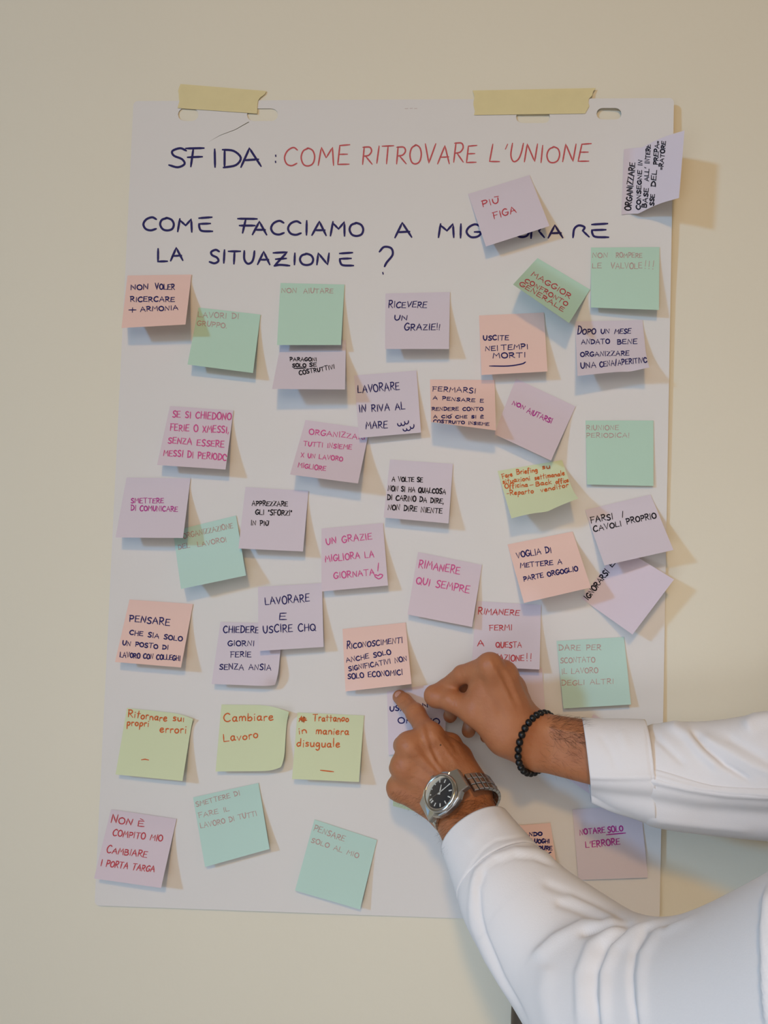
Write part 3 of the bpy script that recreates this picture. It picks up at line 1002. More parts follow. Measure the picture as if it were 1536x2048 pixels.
def wdir(x, z, c):                                       # (right, up, towards the camera) -> world
    return np.array([x, -c, z])


B = Field()
# ---- left arm (watch)
LW = P(925, 1622, .097)
aL = nrm(wdir(.42, -.50, .757))                          # along the forearm, towards the elbow
cL = nrm(wdir(.905, .295, -.307))                        # across the wrist
nL = nrm(wdir(-.07, .814, .577))                         # out of the back of the wrist
LE = P(1215, 2080, .285)
LS = P(1900, 1950, .48)
B.group(.006)                                            # forearm and upper arm
for sg, r0 in ((-1, .0185), (1, .0195)):
    B.cap(LW + cL * sg * .0125 - nL * .002, LW + aL * .09 + cL * sg * .013, r0, .0225, .014)
B.chain([LW + aL * .075, LW + aL * .13, P(1180, 1995, .243), P(1262, 2078, .300), P(1560, 2035, .395), LS], [.0265, .032, .039, .042, .046, .052], .012)
# back of the hand
MC = {'i': P(858, 1472, .080), 'm': P(817, 1492, .086), 'r': P(806, 1533, .084), 'l': P(797, 1577, .075)}
B.group(.010)
B.cap(MC['i'], LW + cL * .016 + nL * .001 - aL * .012, .0118, .0165, .010)
B.cap(MC['m'], LW + cL * .006 + nL * .003 - aL * .012, .0122, .0165, .010)
B.cap(MC['r'], LW - cL * .006 + nL * .002 - aL * .012, .0118, .0165, .010)
B.cap(MC['l'], LW - cL * .017 - nL * .002 - aL * .010, .0112, .0150, .010)
# knuckle heads and tendons
for k_ in 'imr':
    w_ = {'i': .014, 'm': .005, 'r': -.005}[k_]
    B.cap(MC[k_] + wdir(.002, 0, .0085), LW + cL * w_ + nL * .0125 - aL * .040, .0052, .0042, .005)
for k_, r_ in (('i', .0118), ('m', .0124), ('r', .0118), ('l', .0112)):
    B.cap(MC[k_], MC[k_] + wdir(-.001, 0, -.004), r_, r_, .006)
for a_, b_ in (('i', 'm'), ('m', 'r'), ('r', 'l')):
    B.cap(MC[a_] + wdir(.004, 0, -.001), MC[b_] + wdir(.004, 0, -.001), .0118, .0112, .008)
# palm side and thumb base
B.cap(P(838, 1520, .066), LW - nL * .012 - aL * .02, .014, .018, .012)
B.cap(P(822, 1570, .062), LW - cL * .012 - nL * .012 - aL * .02, .013, .017, .012)
B.cap(P(898, 1500, .070), P(938, 1566, .084), .0125, .015, .012)
B.cap(P(918, 1516, .056), P(948, 1585, .078), .0145, .016, .014)
# fingers
B.group(.006).chain([MC['i'], P(832, 1428, .049), P(809, 1403, .025), P(799, 1394, .0135)], [.0115, .0100, .0086, .0080], .003)
B.cap(P(832, 1428, .0505), P(830, 1425, .0485), .0099, .0099, .004)
B.group(.003).chain([MC['m'], P(806, 1491, .045), P(834, 1507, .030), P(858, 1520, .036)], [.0118, .0102, .0090, .0078], .003)
B.group(.003).chain([MC['r'], P(797, 1536, .043), P(826, 1550, .028), P(850, 1558, .034)], [.0112, .0098, .0086, .0075], .003)
B.group(.003).chain([MC['l'], P(791, 1583, .040), P(818, 1592, .028), P(840, 1594, .034)], [.0102, .0088, .0078, .0068], .003)
B.group(.004).chain([P(918, 1516, .056), P(902, 1488, .038), P(884, 1478, .027)], [.0135, .0112, .0095], .004)
# ---- right arm (bead bracelet)
RW = P(1078, 1483, .078)
RE = P(1560, 1552, .142)
RS = P(2090, 1384, .25)
aR = nrm(RE - RW)
cR = nrm(wdir(-.10, -1, 0))
cR = nrm(cR - aR * (cR @ aR))
nR = nrm(np.cross(aR, cR))
if nR[1] > 0:
    nR = -nR
B.group(.006)
for sg in (-1, 1):
    B.cap(RW + cR * sg * .0115, RW + aR * .095 + cR * (sg * .0125 + .006), .0178, .0205, .014)
B.chain([RW + aR * .075, P(1330, 1549, .106), P(1430, 1556, .120), P(1560, 1550, .140), P(1820, 1482, .195), RS], [.021, .026, .030, .036, .044, .052], .012)
Q = {'i': P(980, 1331, .095), 'm': P(1007, 1347, .083), 'r': P(1023, 1372, .060), 'l': P(1034, 1395, .040)}
B.group(.010)
B.cap(Q['i'], RW + cR * .008 + nR * .004 - aR * .008, .0112, .0155, .010)
B.cap(Q['m'], RW - cR * .002 + nR * .003 - aR * .008, .0118, .0160, .010)
B.cap(Q['r'], RW - cR * .009 - nR * .002 - aR * .008, .0115, .0155, .010)
B.cap(Q['l'], RW - cR * .013 - nR * .009 - aR * .008, .0110, .0140, .010)
B.cap(Q['i'] + nR * .006, RW + cR * .004 + nR * .012 - aR * .035, .0058, .0045, .006)
B.cap(Q['m'] + nR * .006, RW - cR * .003 + nR * .011 - aR * .035, .0060, .0045, .006)
for a_, b_ in (('i', 'm'), ('m', 'r'), ('r', 'l')):
    B.cap(Q[a_] + wdir(.002, -.004, 0), Q[b_] + wdir(.002, -.004, 0), .0112, .0108, .008)
for k_, r_ in (('i', .0114), ('m', .0126), ('r', .0118), ('l', .0108)):
    B.cap(Q[k_], Q[k_] + wdir(0, .0005, 0), r_, r_, .006)
# palm side, web and thumb base
B.cap(P(985, 1400, .066), RW - nR * .010 - aR * .02, .014, .017, .012)
B.cap(P(1005, 1425, .050), RW - nR * .014 - aR * .015, .013, .015, .012)
B.cap(P(972, 1392, .085), P(1028, 1452, .086), .0125, .0150, .012)
B.cap(P(950, 1424, .080), P(1012, 1470, .082), .0140, .0185, .014)
B.cap(P(1012, 1470, .082), P(1062, 1500, .078), .0185, .0165, .014)
B.cap(P(952, 1396, .078), P(968, 1358, .084), .0110, .0120, .010)
# index, thumb and the curled fingers behind
B.group(.006).chain([Q['i'], P(924, 1349, .070), P(892, 1373, .050), P(866, 1386, .038)], [.0110, .0096, .0084, .0074], .003)
B.group(.006).chain([P(950, 1424, .080), P(903, 1401, .066), P(874, 1393, .056)], [.0135, .0114, .0112], .004)
B.cap(P(872, 1393, .056), P(869, 1391, .055), .0119, .0116, .004)
B.group(.003).chain([Q['m'], P(948, 1366, .050), P(914, 1402, .034), P(900, 1432, .027)], [.0112, .0096, .0084, .0076], .003)
B.group(.003).chain([Q['r'], P(972, 1390, .032), P(946, 1428, .024), P(937, 1462, .030)], [.0106, .0092, .0082, .0076], .003)
B.group(.003).chain([Q['l'], P(1000, 1412, .026), P(984, 1446, .020), P(972, 1474, .026)], [.0096, .0082, .0074, .0068], .003)
# ---- shoulders and chest inside the shirt (outside the picture)
MID = (LS + RS) / 2
BK = nrm(np.cross(RS - LS, np.array([0, 0, 1.0])))
if BK[1] > 0:
    BK = -BK
CH = MID + BK * .035
B.group(.03)
B.cap(LS, CH + (LS - MID) * .4, .058, .085, .03)
B.cap(RS, CH + (RS - MID) * .4, .058, .085, .03)
B.cap(CH + (LS - MID) * .4, CH + (RS - MID) * .4, .085, .085, .03)
B.cap(CH + (LS - MID) * .3 + np.array([0, 0, -.1]), CH + (LS - MID) * .3 + np.array([0, 0, -.42]), .10, .085, .04)
B.cap(CH + (RS - MID) * .3 + np.array([0, 0, -.1]), CH + (RS - MID) * .3 + np.array([0, 0, -.42]), .10, .085, .04)
B.cap(CH + np.array([0, 0, .06]), CH + np.array([0, 0, .15]), .06, .052, .03)
# ---- head (outside the picture)
FB = nrm(-BK + np.array([0, 0, -.18]))
RB = nrm(np.cross(FB, np.array([0, 0, 1.0])))
UB = np.cross(RB, FB)
HC = CH + np.array([0, 0, .292]) + BK * .030 + RB * .01


def hd(f, u, r=0.0):
    return HC + FB * f + UB * u + RB * r


B.group(.02)
B.cap(CH + np.array([0, 0, .12]), hd(-.012, -.06), .058, .056, .02)
B.cap(hd(-.030, .035), hd(.022, .030), .078, .074, .03)
B.cap(hd(.030, .0), hd(.052, -.065), .062, .040, .03)
for q_ in (-1, 1):
    B.cap(hd(.0, -.04, q_ * .036), hd(.055, -.085, q_ * .012), .028, .022, .02)
    B.cap(hd(.064, -.016, q_ * .036), hd(.060, -.02, q_ * .034), .021, .021, .015)
    B.cap(hd(.084, .031, q_ * .008), hd(.068, .031, q_ * .044), .0105, .0100, .012)
    B.cap(hd(-.004, -.022, q_ * .077), hd(-.012, .018, q_ * .083), .010, .014, .006)
    B.cap(hd(.087, -.050, 0), hd(.083, -.051, q_ * .020), .0085, .0060, .006)
B.cap(hd(.086, .020), hd(.104, -.016), .0090, .0125, .008)
B.cap(hd(.076, -.092), hd(.070, -.09), .018, .018, .015)
bp, bq = B.mesh(.0015)
bp = relax(bp, bq, 2, .5)
bp, bq = bp, bq
def vnormals(pos, quads):
    a = np.cross(pos[quads[:, 2]] - pos[quads[:, 0]], pos[quads[:, 3]] - pos[quads[:, 1]])
    n = np.zeros_like(pos)
    for k in range(4):
        np.add.at(n, quads[:, k], a)
    return n / (np.linalg.norm(n, axis=1)[:, None] + 1e-12)


def crease(pos, quads, lines):
    n = vnormals(pos, quads)
    pp = project(pos)
    vv = CAM - pos
    face = sstep(.0, .3, (n * vv).sum(1) / np.linalg.norm(vv, axis=1))
    for line, w, amp in lines:
        ln = np.array(line, float)
        m = np.all((pp > ln.min(0) - 4 * w) & (pp < ln.max(0) + 4 * w), axis=1) & (face > 0)
        d, _, tt = polydist(pp[m], ln)
        pos[m] += n[m] * (amp * np.exp(-(d / w) ** 2) * face[m] * sstep(0, .2, tt + .05) * sstep(0, .2, 1.05 - tt))[:, None]
    return pos


bp = crease(bp, bq, [
    ([(852, 1447), (858, 1470), (866, 1500), (880, 1530)], 5, -.0012),       # valleys between the tendons of the lower hand
    ([(880, 1459), (901, 1478), (920, 1510)], 6, -.0012),
    ([(843, 1446), (850, 1478), (868, 1520), (895, 1560)], 4.5, .0011),
    ([(828, 1500), (850, 1525), (885, 1558)], 5, .0010),
    ([(836, 1485), (856, 1515), (880, 1545)], 4, -.0007),
    ([(815, 1545), (850, 1560), (875, 1580)], 5, .0007),
    ([(812, 1510), (840, 1535), (868, 1562)], 4, -.0007),
    ([(870, 1470), (886, 1494), (915, 1530)], 4, .0009),
    ([(823, 1423), (831, 1421), (839, 1416)], 1.8, -.0006), ([(820, 1417), (828, 1415), (835, 1411)], 1.8, -.0005), ([(826, 1429), (834, 1427), (843, 1421)], 1.8, -.0005),
    ([(791, 1397), (797, 1393), (804, 1387)], 1.4, -.0005), ([(801, 1405), (808, 1402), (814, 1396)], 1.6, -.0005),
    ([(800, 1478), (808, 1485), (812, 1496)], 2.2, -.0004), ([(790, 1525), (797, 1533), (800, 1543)], 2.2, -.0004),
    ([(976, 1314), (984, 1330), (1000, 1360), (1030, 1420)], 5, .0011),      # tendons of the upper hand
    ([(995, 1325), (1012, 1362), (1030, 1402)], 6, -.0010),
    ([(1010, 1336), (1024, 1365), (1046, 1420)], 5, .0009),
    ([(958, 1350), (975, 1390), (1010, 1440)], 8, -.0009),
    ([(903, 1392), (908, 1401), (907, 1412)], 2.0, -.0005), ([(910, 1391), (914, 1400), (913, 1412)], 2.0, -.0004),
    ([(925, 1389), (934, 1385), (942, 1386)], 2.0, -.0007), ([(918, 1393), (930, 1392), (940, 1395)], 2.0, -.0005),
    ([(923, 1335), (929, 1343), (930, 1352)], 2.0, -.0005), ([(917, 1338), (922, 1346), (923, 1354)], 2.0, -.0004),
    ([(1030, 1470), (1050, 1480), (1062, 1500)], 7, .0008), ([(1100, 1455), (1130, 1462), (1165, 1466)], 5, .0008), ([(1100, 1470), (1130, 1478), (1165, 1482)], 5, -.0006),
])
person = mk('person', bp, bq, M['skin'])
tag(person, 'person in a white shirt reaching in from the right, both hands sticking on a note', 'person')
BODY_BVH = BVHTree.FromPolygons([tuple(p) for p in bp], [tuple(int(i) for i in q) for q in bq])


def on_body(px, py):
    d = ray(px, py)
    h = BODY_BVH.ray_cast(Vector(CAM), Vector(d))
    return (None, None) if h[0] is None else (np.array(h[0]), np.array(h[1]))


for q_ in (-1, 1):
    v_ = [hd(.0735, .010, q_ * .033) + .0125 * (FB * math.sin(a) * math.cos(b) + RB * math.sin(a) * math.sin(b) + UB * math.cos(a)) for a in np.linspace(.05, math.pi - .05, 9) for b in np.linspace(0, 2 * math.pi, 16, endpoint=False)]
    mk('eye', v_, grid_faces(16, 9, wrap=True), M['lume'], person)
HF = Field()
HF.group(.02)
HF.cap(hd(-.034, .046), hd(.024, .050), .0800, .0700, .03)
HF.cap(hd(-.048, .01), hd(-.046, -.045), .070, .052, .03)
hp, hq = HF.mesh(.003)
mk('hair', relax(hp, hq, 2), hq, M['hair'], person)
# trousers and shoes (outside the picture)
TF = Field()
TF.group(.03)
SF = Field()
HIP = np.array([CH[0], CH[1], 0]) + BK * .005
US = nrm((RS - LS) * np.array([1, 1, 0]))
for q_ in (-1, 1):
    a_ = HIP + US * q_ * .085
    k_ = HIP + US * q_ * .095 - BK * .015
    f_ = HIP + US * q_ * .105 + BK * .015
    TF.cap(a_ + np.array([0, 0, .90]), k_ + np.array([0, 0, .50]), .090, .070, .03)
    TF.cap(k_ + np.array([0, 0, .50]), f_ + np.array([0, 0, .105]), .072, .062, .03)
    SF.group(.004)
    SF.cap(f_ + np.array([0, 0, .050]) + BK * .03, f_ + np.array([0, 0, .036]) - BK * .15, .045, .034, .03)
    SF.cap(f_ + np.array([0, 0, .05]), f_ + np.array([0, 0, .10]), .043, .043, .03)
TF.cap(HIP + np.array([0, 0, .96]) - US * .07, HIP + np.array([0, 0, .96]) + US * .07, .092, .092, .03)
tp, tq = TF.mesh(.005)
mk('trousers', relax(tp, tq, 2), tq, M['trousers'], person)
for q_ in (0, 1):
    F1 = Field()
    F1.groups = [SF.groups[q_]]
    tp, tq = F1.mesh(.003)
    tp = relax(tp, tq, 2)
    tp[:, 2] = np.maximum(tp[:, 2], .001)
    mk('shoe', tp, tq, M['dial'], person)

# fingernail of the pressing index finger
def bpy_ball(r, nu=10, nv=6):
    return np.array([(r * math.sin(math.pi * (j + .02) / (nv - .96)) * math.cos(2 * math.pi * i / nu), r * .35 * math.sin(math.pi * (j + .02) / (nv - .96)) * math.sin(2 * math.pi * i / nu),
                      r * math.cos(math.pi * (j + .02) / (nv - .96))) for j in range(nv) for i in range(nu)])


BALL_F = grid_faces(10, 6, wrap=True)


def nail(cpx, cpy, dirpx, ln, wd):
    p, nn = on_body(cpx, cpy)
    q, _ = on_body(cpx + dirpx[0], cpy + dirpx[1])
    if p is None or q is None:
        return
    t = nrm(q - p)
    if nn @ (CAM - p) < 0:
        nn = -nn
    t = nrm(t - nn * (t @ nn))
    b = np.cross(nn, t)
    mb = MB()
    nu, nv = 9, 9
    v = []
    for sgn in (1, -1):
        for j in range(nv):
            for i in range(nu):
                x, y = -1 + 2 * i / (nu - 1), -1 + 2 * j / (nv - 1)
                xx, yy = x * math.sqrt(1 - y * y / 2.4), y * math.sqrt(1 - x * x / 2.4)
                v.append(p + t * yy * ln / 2 + b * xx * wd / 2 + nn * (.0004 * sgn + .0003 - .0016 * xx * xx - .0006 * yy * yy))
    f = grid_faces(nu, nv)
    per = [i for i in range(nu)] + [nu * j + nu - 1 for j in range(1, nv)] + [nu * (nv - 1) + i for i in range(nu - 2, -1, -1)] + [nu * j for j in range(nv - 2, 0, -1)]
    n = nu * nv
    f2 = f + [tuple(reversed([i + n for i in q_])) for q_ in f] + [(per[k], per[(k + 1) % len(per)], per[(k + 1) % len(per)] + n, per[k] + n) for k in range(len(per))]
    mb.add(v, f2)
    mb.build('fingernail', M['nail'], person)


nail(795, 1388, (-3, -4), .0095, .0085)


# short dark hairs on the forearms and hands
def hairs(regions):
    mb = MB()
    for poly, n, dpx, ln, wd in regions:
        poly = np.array(poly, float)
        lo, hi = poly.min(0), poly.max(0)
        k = 0
        tries = 0
        while k < n and tries < n * 20:
            tries += 1
            x, y = random.uniform(lo[0], hi[0]), random.uniform(lo[1], hi[1])
            c = False
            for i in range(len(poly)):
                x0, y0 = poly[i]
                x1, y1 = poly[i - 1]
                if (y0 > y) != (y1 > y) and x < (x1 - x0) * (y - y0) / (y1 - y0) + x0:
                    c = not c
            if not c:
                continue
            p, nn = on_body(x, y)
            if p is None or p[1] > -.03:
                continue
            k += 1
            if nn @ (CAM - p) < 0:
                nn = -nn
            an = random.gauss(0, .45)
            dx = np.array([dpx[0] * math.cos(an) - dpx[1] * math.sin(an), dpx[0] * math.sin(an) + dpx[1] * math.cos(an)])
            t = RIGHT * dx[0] + DOWN * dx[1]
            t = nrm(t - nn * (t @ nn))
            L = ln * random.uniform(.6, 1.3)
            side = np.cross(t, nn) * wd / 2
            pts = [p - nn * .0003, p + t * L * .5 + nn * L * .22, p + t * L + nn * L * .25 + side * random.uniform(-8, 8)]
            v = []
            for j, q in enumerate(pts):
                w = (1, .8, .15)[j]
                v += [q + side * w, q - side * w, q + nn * wd * .7 * w]
            mb.add(v, [(0, 1, 4, 3), (1, 2, 5, 4), (2, 0, 3, 5), (3, 4, 7, 6), (4, 5, 8, 7), (5, 3, 6, 8)])
    o = mb.build('arm_hair', M['hair'], person)
    tag(o, 'short dark hairs on forearms and hands', kind='stuff')


hairs([([(870, 1665), (925, 1605), (985, 1580), (1003, 1605), (985, 1640), (930, 1690), (898, 1700)], 330, (-.5, .55), .011, .00013),
       ([(785, 1575), (850, 1590), (875, 1640), (840, 1632), (790, 1600)], 130, (-.6, .5), .008, .00010),
       ([(820, 1480), (930, 1490), (940, 1540), (850, 1600), (800, 1560)], 110, (-.8, .2), .005, .00007),
       ([(1088, 1436), (1166, 1441), (1166, 1490), (1100, 1480)], 230, (.95, .25), .012, .00013),
       ([(1070, 1470), (1166, 1490), (1168, 1560), (1075, 1545)], 110, (.95, .2), .010, .00009),
       ([(1085, 1428), (1162, 1437), (1162, 1446), (1090, 1440)], 90, (.7, -.5), .008, .00012)])
p_, n_ = on_body(881, 1490)
mk('mole', np.array(p_) + bpy_ball(.0009), BALL_F, M['hair'], person)


# ------------------------------------------------------------------ shirt
def tube_rings(path, nth=96):
    """path rows: point, radius across, radius towards the camera"""
    pts = np.array([p for p, _, _ in path])
    rc = np.array([r for _, r, _ in path])
    rn = np.array([r for _, _, r in path])
    d = np.r_[0, np.cumsum(np.linalg.norm(np.diff(pts, axis=0), axis=1))]
    return pts, rc, rn, d


def smooth_path(path, step=.0022, tens=1):
    pts, rc, rn, d = tube_rings(path)
    dense = np.hstack([catmull(np.hstack([pts, rc[:, None], rn[:, None]]), 24)])
    L = np.r_[0, np.cumsum(np.linalg.norm(np.diff(dense[:, :3], axis=0), axis=1))]
    n = max(8, int(L[-1] / step))
    t = np.linspace(0, L[-1], n)
    return np.stack([np.interp(t, L, dense[:, i]) for i in range(5)], -1), t


def sleeve(path, folds, nth=150, thick=.0009, first_axis=None, step=.0022, lumps=.0012, seed=1, axis_len=.02, ease=0):
    rows, t = smooth_path(path, step)
    if ease:                                             # rounder bend at the elbow
        out = rows.copy()
        for i in range(len(rows)):
            sg = ease * min(1, t[i] / .05) + 1e-4
            w = np.exp(-.5 * ((t - t[i]) / sg) ** 2)
            out[i] = (rows * w[:, None]).sum(0) / w.sum()
        rows = out
    pts = rows[:, :3]
    tan = np.gradient(pts, axis=0)
    tan /= np.linalg.norm(tan, axis=1)[:, None]
    if first_axis is not None:
        for i in range(len(tan)):
            w = math.exp(-t[i] / axis_len)
            tan[i] = nrm(tan[i] * (1 - w) + first_axis * w)
    th = np.linspace(0, 2 * np.pi, nth, endpoint=False)
    V, Nn = [], []
    for i in range(len(pts)):
        to = CAM - pts[i]
        e1 = nrm(to - tan[i] * (to @ tan[i]))
        e2 = np.cross(tan[i], e1)
        c, s = np.cos(th), np.sin(th)
        V.append(pts[i] + rows[i, 4] * c[:, None] * e1 + rows[i, 3] * s[:, None] * e2)
        Nn.append(c[:, None] * e1 * rows[i, 3] + s[:, None] * e2 * rows[i, 4])
    V = np.concatenate(V)
    Nn = np.concatenate(Nn)
    Nn /= np.linalg.norm(Nn, axis=1)[:, None]
    pp = project(V)
    face = sstep(-.05, .25, (Nn * ((CAM - V) / np.linalg.norm(CAM - V, axis=1)[:, None])).sum(1))
    disp = np.zeros(len(V))
    rng = np.random.RandomState(seed)
    for _ in range(5):
        k = rng.uniform(15, 45, 3)
        disp += lumps / 3 * np.sin(V @ k + rng.uniform(0, 6))
    for line, w, amp, asym in folds:
        d, sd, tt = polydist(pp, line)
        ww = np.where(sd > 0, w * asym, w / asym)
        fade = sstep(0, .18, tt + .06) * sstep(0, .18, 1.06 - tt)
        disp += amp * (.8 if w < 15 else 1) * np.exp(-(d / ww) ** 2) * face * fade
    V = V + Nn * disp[:, None]
    n = len(V)
    nr = len(pts)
    f = grid_faces(nth, nr, wrap=True)
    inner = V - Nn * thick
    fi = [tuple(reversed([i + n for i in q])) for q in f]
    rim = []
    for base in (0, (nr - 1) * nth):
        for k in range(nth):
            a, b = base + k, base + (k + 1) % nth
            rim.append((b, a, a + n, b + n) if base == 0 else (a, b, b + n, a + n))
    F_ = f + fi + rim
    # outward orientation
    a, b, c = V[f[0][0]], V[f[0][1]], V[f[0][2]]
    if np.cross(b - a, c - a) @ Nn[f[0][0]] < 0:
        F_ = [tuple(reversed(q)) for q in F_]
    return np.vstack([V, inner]), F_


def strip_on(bvh, upper, lower, mat, name, parent, h=.0012, nu=70, nv=7):
    """a flat band of cloth sewn on the surface, between two pixel lines"""
    def resample(l, n):
        l = catmull(np.array(l, float), 10)
        d = np.r_[0, np.cumsum(np.hypot(*np.diff(l, axis=0).T))]
        t = np.linspace(0, d[-1], n)
        return np.stack([np.interp(t, d, l[:, 0]), np.interp(t, d, l[:, 1])], -1)
    U, L = resample(upper, nu), resample(lower, nu)
    v = []
    hist = None
    for j in range(nv):
        s = j / (nv - 1)
        for i in range(nu):
            q = U[i] * (1 - s) + L[i] * s
            dr = ray(*q)
            hit = bvh.ray_cast(Vector(CAM), Vector(dr))
            if hit[0] is None:
                p = hist
            else:
                nn = np.array(hit[1])
                if nn @ dr > 0:
                    nn = -nn
                edge = 0 if (j in (0, nv - 1) or i in (0, nu - 1)) else 1
                p = np.array(hit[0]) + nn * (h if edge else -.0003)
            hist = p
            v.append(p)
    f = grid_faces(nu, nv)
    a, b, c = (np.array(v[k]) for k in f[len(f) // 2][:3])
    if np.cross(b - a, c - a) @ (CAM - a) < 0:
        f = [tuple(reversed(q)) for q in f]
    return mk(name, v, f, mat, parent)


# torso of the shirt (outside the picture)
def torso():
    u = nrm(RS - LS)
    w = BK
    rows = []
    prof = [(.155, .062, .060), (.13, .070, .066), (.10, .12, .085), (.07, .178, .105), (.02, .205, .120), (-.08, .200, .130), (-.25, .185, .128), (-.40, .185, .134), (-.50, .198, .150), (-.555, .202, .156)]
    n = 64
    for z, ru, rw in prof:
        for k in range(n):
            a = 2 * math.pi * k / n
            c_, s_ = math.cos(a), math.sin(a)
            rows.append(CH + u * ru * np.sign(c_) * abs(c_) ** .85 + w * rw * np.sign(s_) * abs(s_) ** .85 + np.array([0, 0, z]))
    f = grid_faces(n, len(prof), wrap=True)
    return rows, [tuple(reversed(q)) for q in f]


shirt = mk('shirt', *torso(), M['shirt'], person)
tag(shirt, 'white cotton shirt')

# left sleeve: cuff, forearm, bent elbow, upper arm
RIM = LW + aL * .027
C1 = LW + aL * .075
pathL = [(LW + aL * .060, .0350, .0315), (LW + aL * .072, .0420, .0385), (LW + aL * .088, .0465, .0435), (LW + aL * .12, .052, .049), (P(1152, 1930, .215), .062, .060), (P(1205, 2005, .255), .069, .066),
         (P(1290, 2045, .298), .070, .064), (P(1410, 2055, .340), .067, .064), (P(1560, 2025, .392), .068, .067), (P(1730, 1985, .44), .072, .072), (LS, .078, .080), (LS * .45 + (CH + (LS - MID) * .45) * .55, .085, .088), (CH + (LS - MID) * .45, .080, .085)]
FL = [
    ([(1120, 1722), (1068, 1703), (1029, 1699), (987, 1712), (955, 1742), (945, 1780)], 8, .0040, .8),  # puff below the cuff
    ([(1110, 1733), (1068, 1716), (1029, 1713), (992, 1724), (972, 1736)], 4, -.0022, 1.0),
    ([(972, 1734), (957, 1777), (961, 1828), (970, 1866), (1004, 1952), (1050, 2040)], 5, -.0035, 1.0),   # slit seam down the left side
    ([(950, 1770), (944, 1810), (948, 1850), (978, 1920), (1025, 2005)], 7, .0028, .9),
    ([(1085, 1764), (1153, 1790), (1256, 1837)], 9, -.0026, 1.0),
    ([(1111, 1803), (1150, 1815), (1215, 1840)], 9, -.0030, 1.0),
    ([(1130, 1785), (1190, 1812), (1230, 1832)], 6, .0020, 1.0),
    ([(1240, 1840), (1166, 1846), (1110, 1875), (1065, 1915)], 12, .0042, .7),
    ([(1262, 1842), (1205, 1856), (1160, 1868)], 6, -.0046, 1.0),
    ([(1320, 1828), (1252, 1854), (1205, 1892), (1185, 1944), (1183, 1991), (1195, 2060)], 8, -.0055, 1.0),
    ([(1335, 1829), (1272, 1856), (1228, 1895), (1208, 1945), (1208, 2060)], 9, .0042, .8),
    ([(1300, 1838), (1230, 1856), (1180, 1890), (1158, 1950), (1160, 2060)], 11, .0036, .9),
    ([(1371, 1826), (1290, 1858), (1264, 1901), (1258, 1948), (1262, 1999), (1275, 2060)], 6, -.0036, 1.0),
    ([(1385, 1828), (1312, 1862), (1284, 1905), (1278, 1950), (1285, 2060)], 9, .0026, .8),
    ([(1376, 1828), (1340, 1845), (1326, 1856)], 4, -.0020, 1.0),
    ([(1095, 1930), (1085, 1985), (1100, 2060)], 18, .0020, 1.0),
    ([(1534, 1775), (1525, 1850), (1530, 1960), (1540, 2060)], 7, .0040, .7),
]
sl = mk('sleeve', *sleeve(pathL, FL, nth=170, lumps=.0022, seed=3, ease=.034), M['shirt'], shirt)
tag(sl, 'sleeve of the bent lower arm')
cuff = mk('cuff', *sleeve([(RIM, .0375, .0325), (LW + aL * .045, .0400, .0355), (LW + aL * .066, .0432, .0390), (LW + aL * .076, .0450, .0415)],
                          [([(925, 1762), (945, 1728), (966, 1700), (991, 1682), (1055, 1671), (1080, 1675)], 3, -.0012, 1.0), ([(934, 1690), (960, 1650), (1000, 1630)], 14, .0012, 1.0)],
                          nth=150, thick=.0022, step=.0016, lumps=.0007, seed=5), M['shirt'], shirt)
tag(cuff, 'cuff below the wristwatch')

# right sleeve, nearly straight
pathR = [(P(1272, 1538, .101), .0400, .036), (P(1298, 1543, .104), .0470, .0435), (P(1335, 1549, .109), .0502, .047), (P(1430, 1555, .122), .0530, .050), (P(1530, 1553, .138), .0570, .055), (P(1620, 1545, .150), .060, .058), (P(1820, 1480, .195), .066, .066), (RS, .078, .080), (RS * .45 + (CH + (RS - MID) * .45) * .55, .085, .088), (CH + (RS - MID) * .45, .080, .085)]
FR = [
    ([(1280, 1556), (1378, 1578), (1450, 1589), (1580, 1596)], 7, .0050, .8),
    ([(1150, 1590), (1280, 1608), (1400, 1630), (1600, 1644)], 24, -.0075, 1.0),
    ([(1385, 1462), (1410, 1492), (1450, 1528), (1500, 1560)], 6, -.0060, 1.0),
    ([(1335, 1447), (1372, 1470), (1400, 1505), (1440, 1540)], 11, .0050, .7),
    ([(1300, 1460), (1330, 1490), (1370, 1530)], 7, -.0024, 1.0),
    ([(1400, 1470), (1450, 1500), (1500, 1530), (1560, 1556)], 10, .0035, .8),
    ([(1450, 1470), (1500, 1500), (1560, 1535)], 9, -.0026, 1.0),
    ([(1490, 1455), (1510, 1440), (1560, 1432)], 14, .0060, 1.0),
    ([(1300, 1640), (1400, 1655), (1500, 1664)], 5, .0016, 1.0),
]
sr = mk('sleeve', *sleeve(pathR, FR, nth=170, lumps=.0016, seed=9), M['shirt'], shirt)
tag(sr, 'sleeve of the straight upper arm')
cr_v, cr_f = sleeve([(P(1173, 1519, .090), .0415, .0385), (P(1215, 1529, .096), .0450, .0420), (P(1260, 1536, .101), .0480, .0450), (P(1298, 1543, .105), .0505, .0470)],
                    [([(1150, 1553), (1230, 1556), (1330, 1554)], 6, .0030, .7), ([(1150, 1596), (1240, 1604), (1340, 1612)], 24, -.0075, 1.0), ([(1200, 1470), (1220, 1500), (1235, 1540)], 8, -.0010, 1.0), ([(1240, 1460), (1255, 1500)], 10, .0010, 1.0),
                     ([(1293, 1446), (1298, 1500), (1306, 1560), (1318, 1640)], 3, -.0016, 1.0)],
                    nth=150, thick=.0022, step=.0016, lumps=.0007, seed=11, first_axis=nrm(wdir(.97, .12, .15)), axis_len=.25)
cuff2 = mk('cuff', cr_v, cr_f, M['shirt'], shirt)
tag(cuff2, 'cuff beside the bead bracelet')
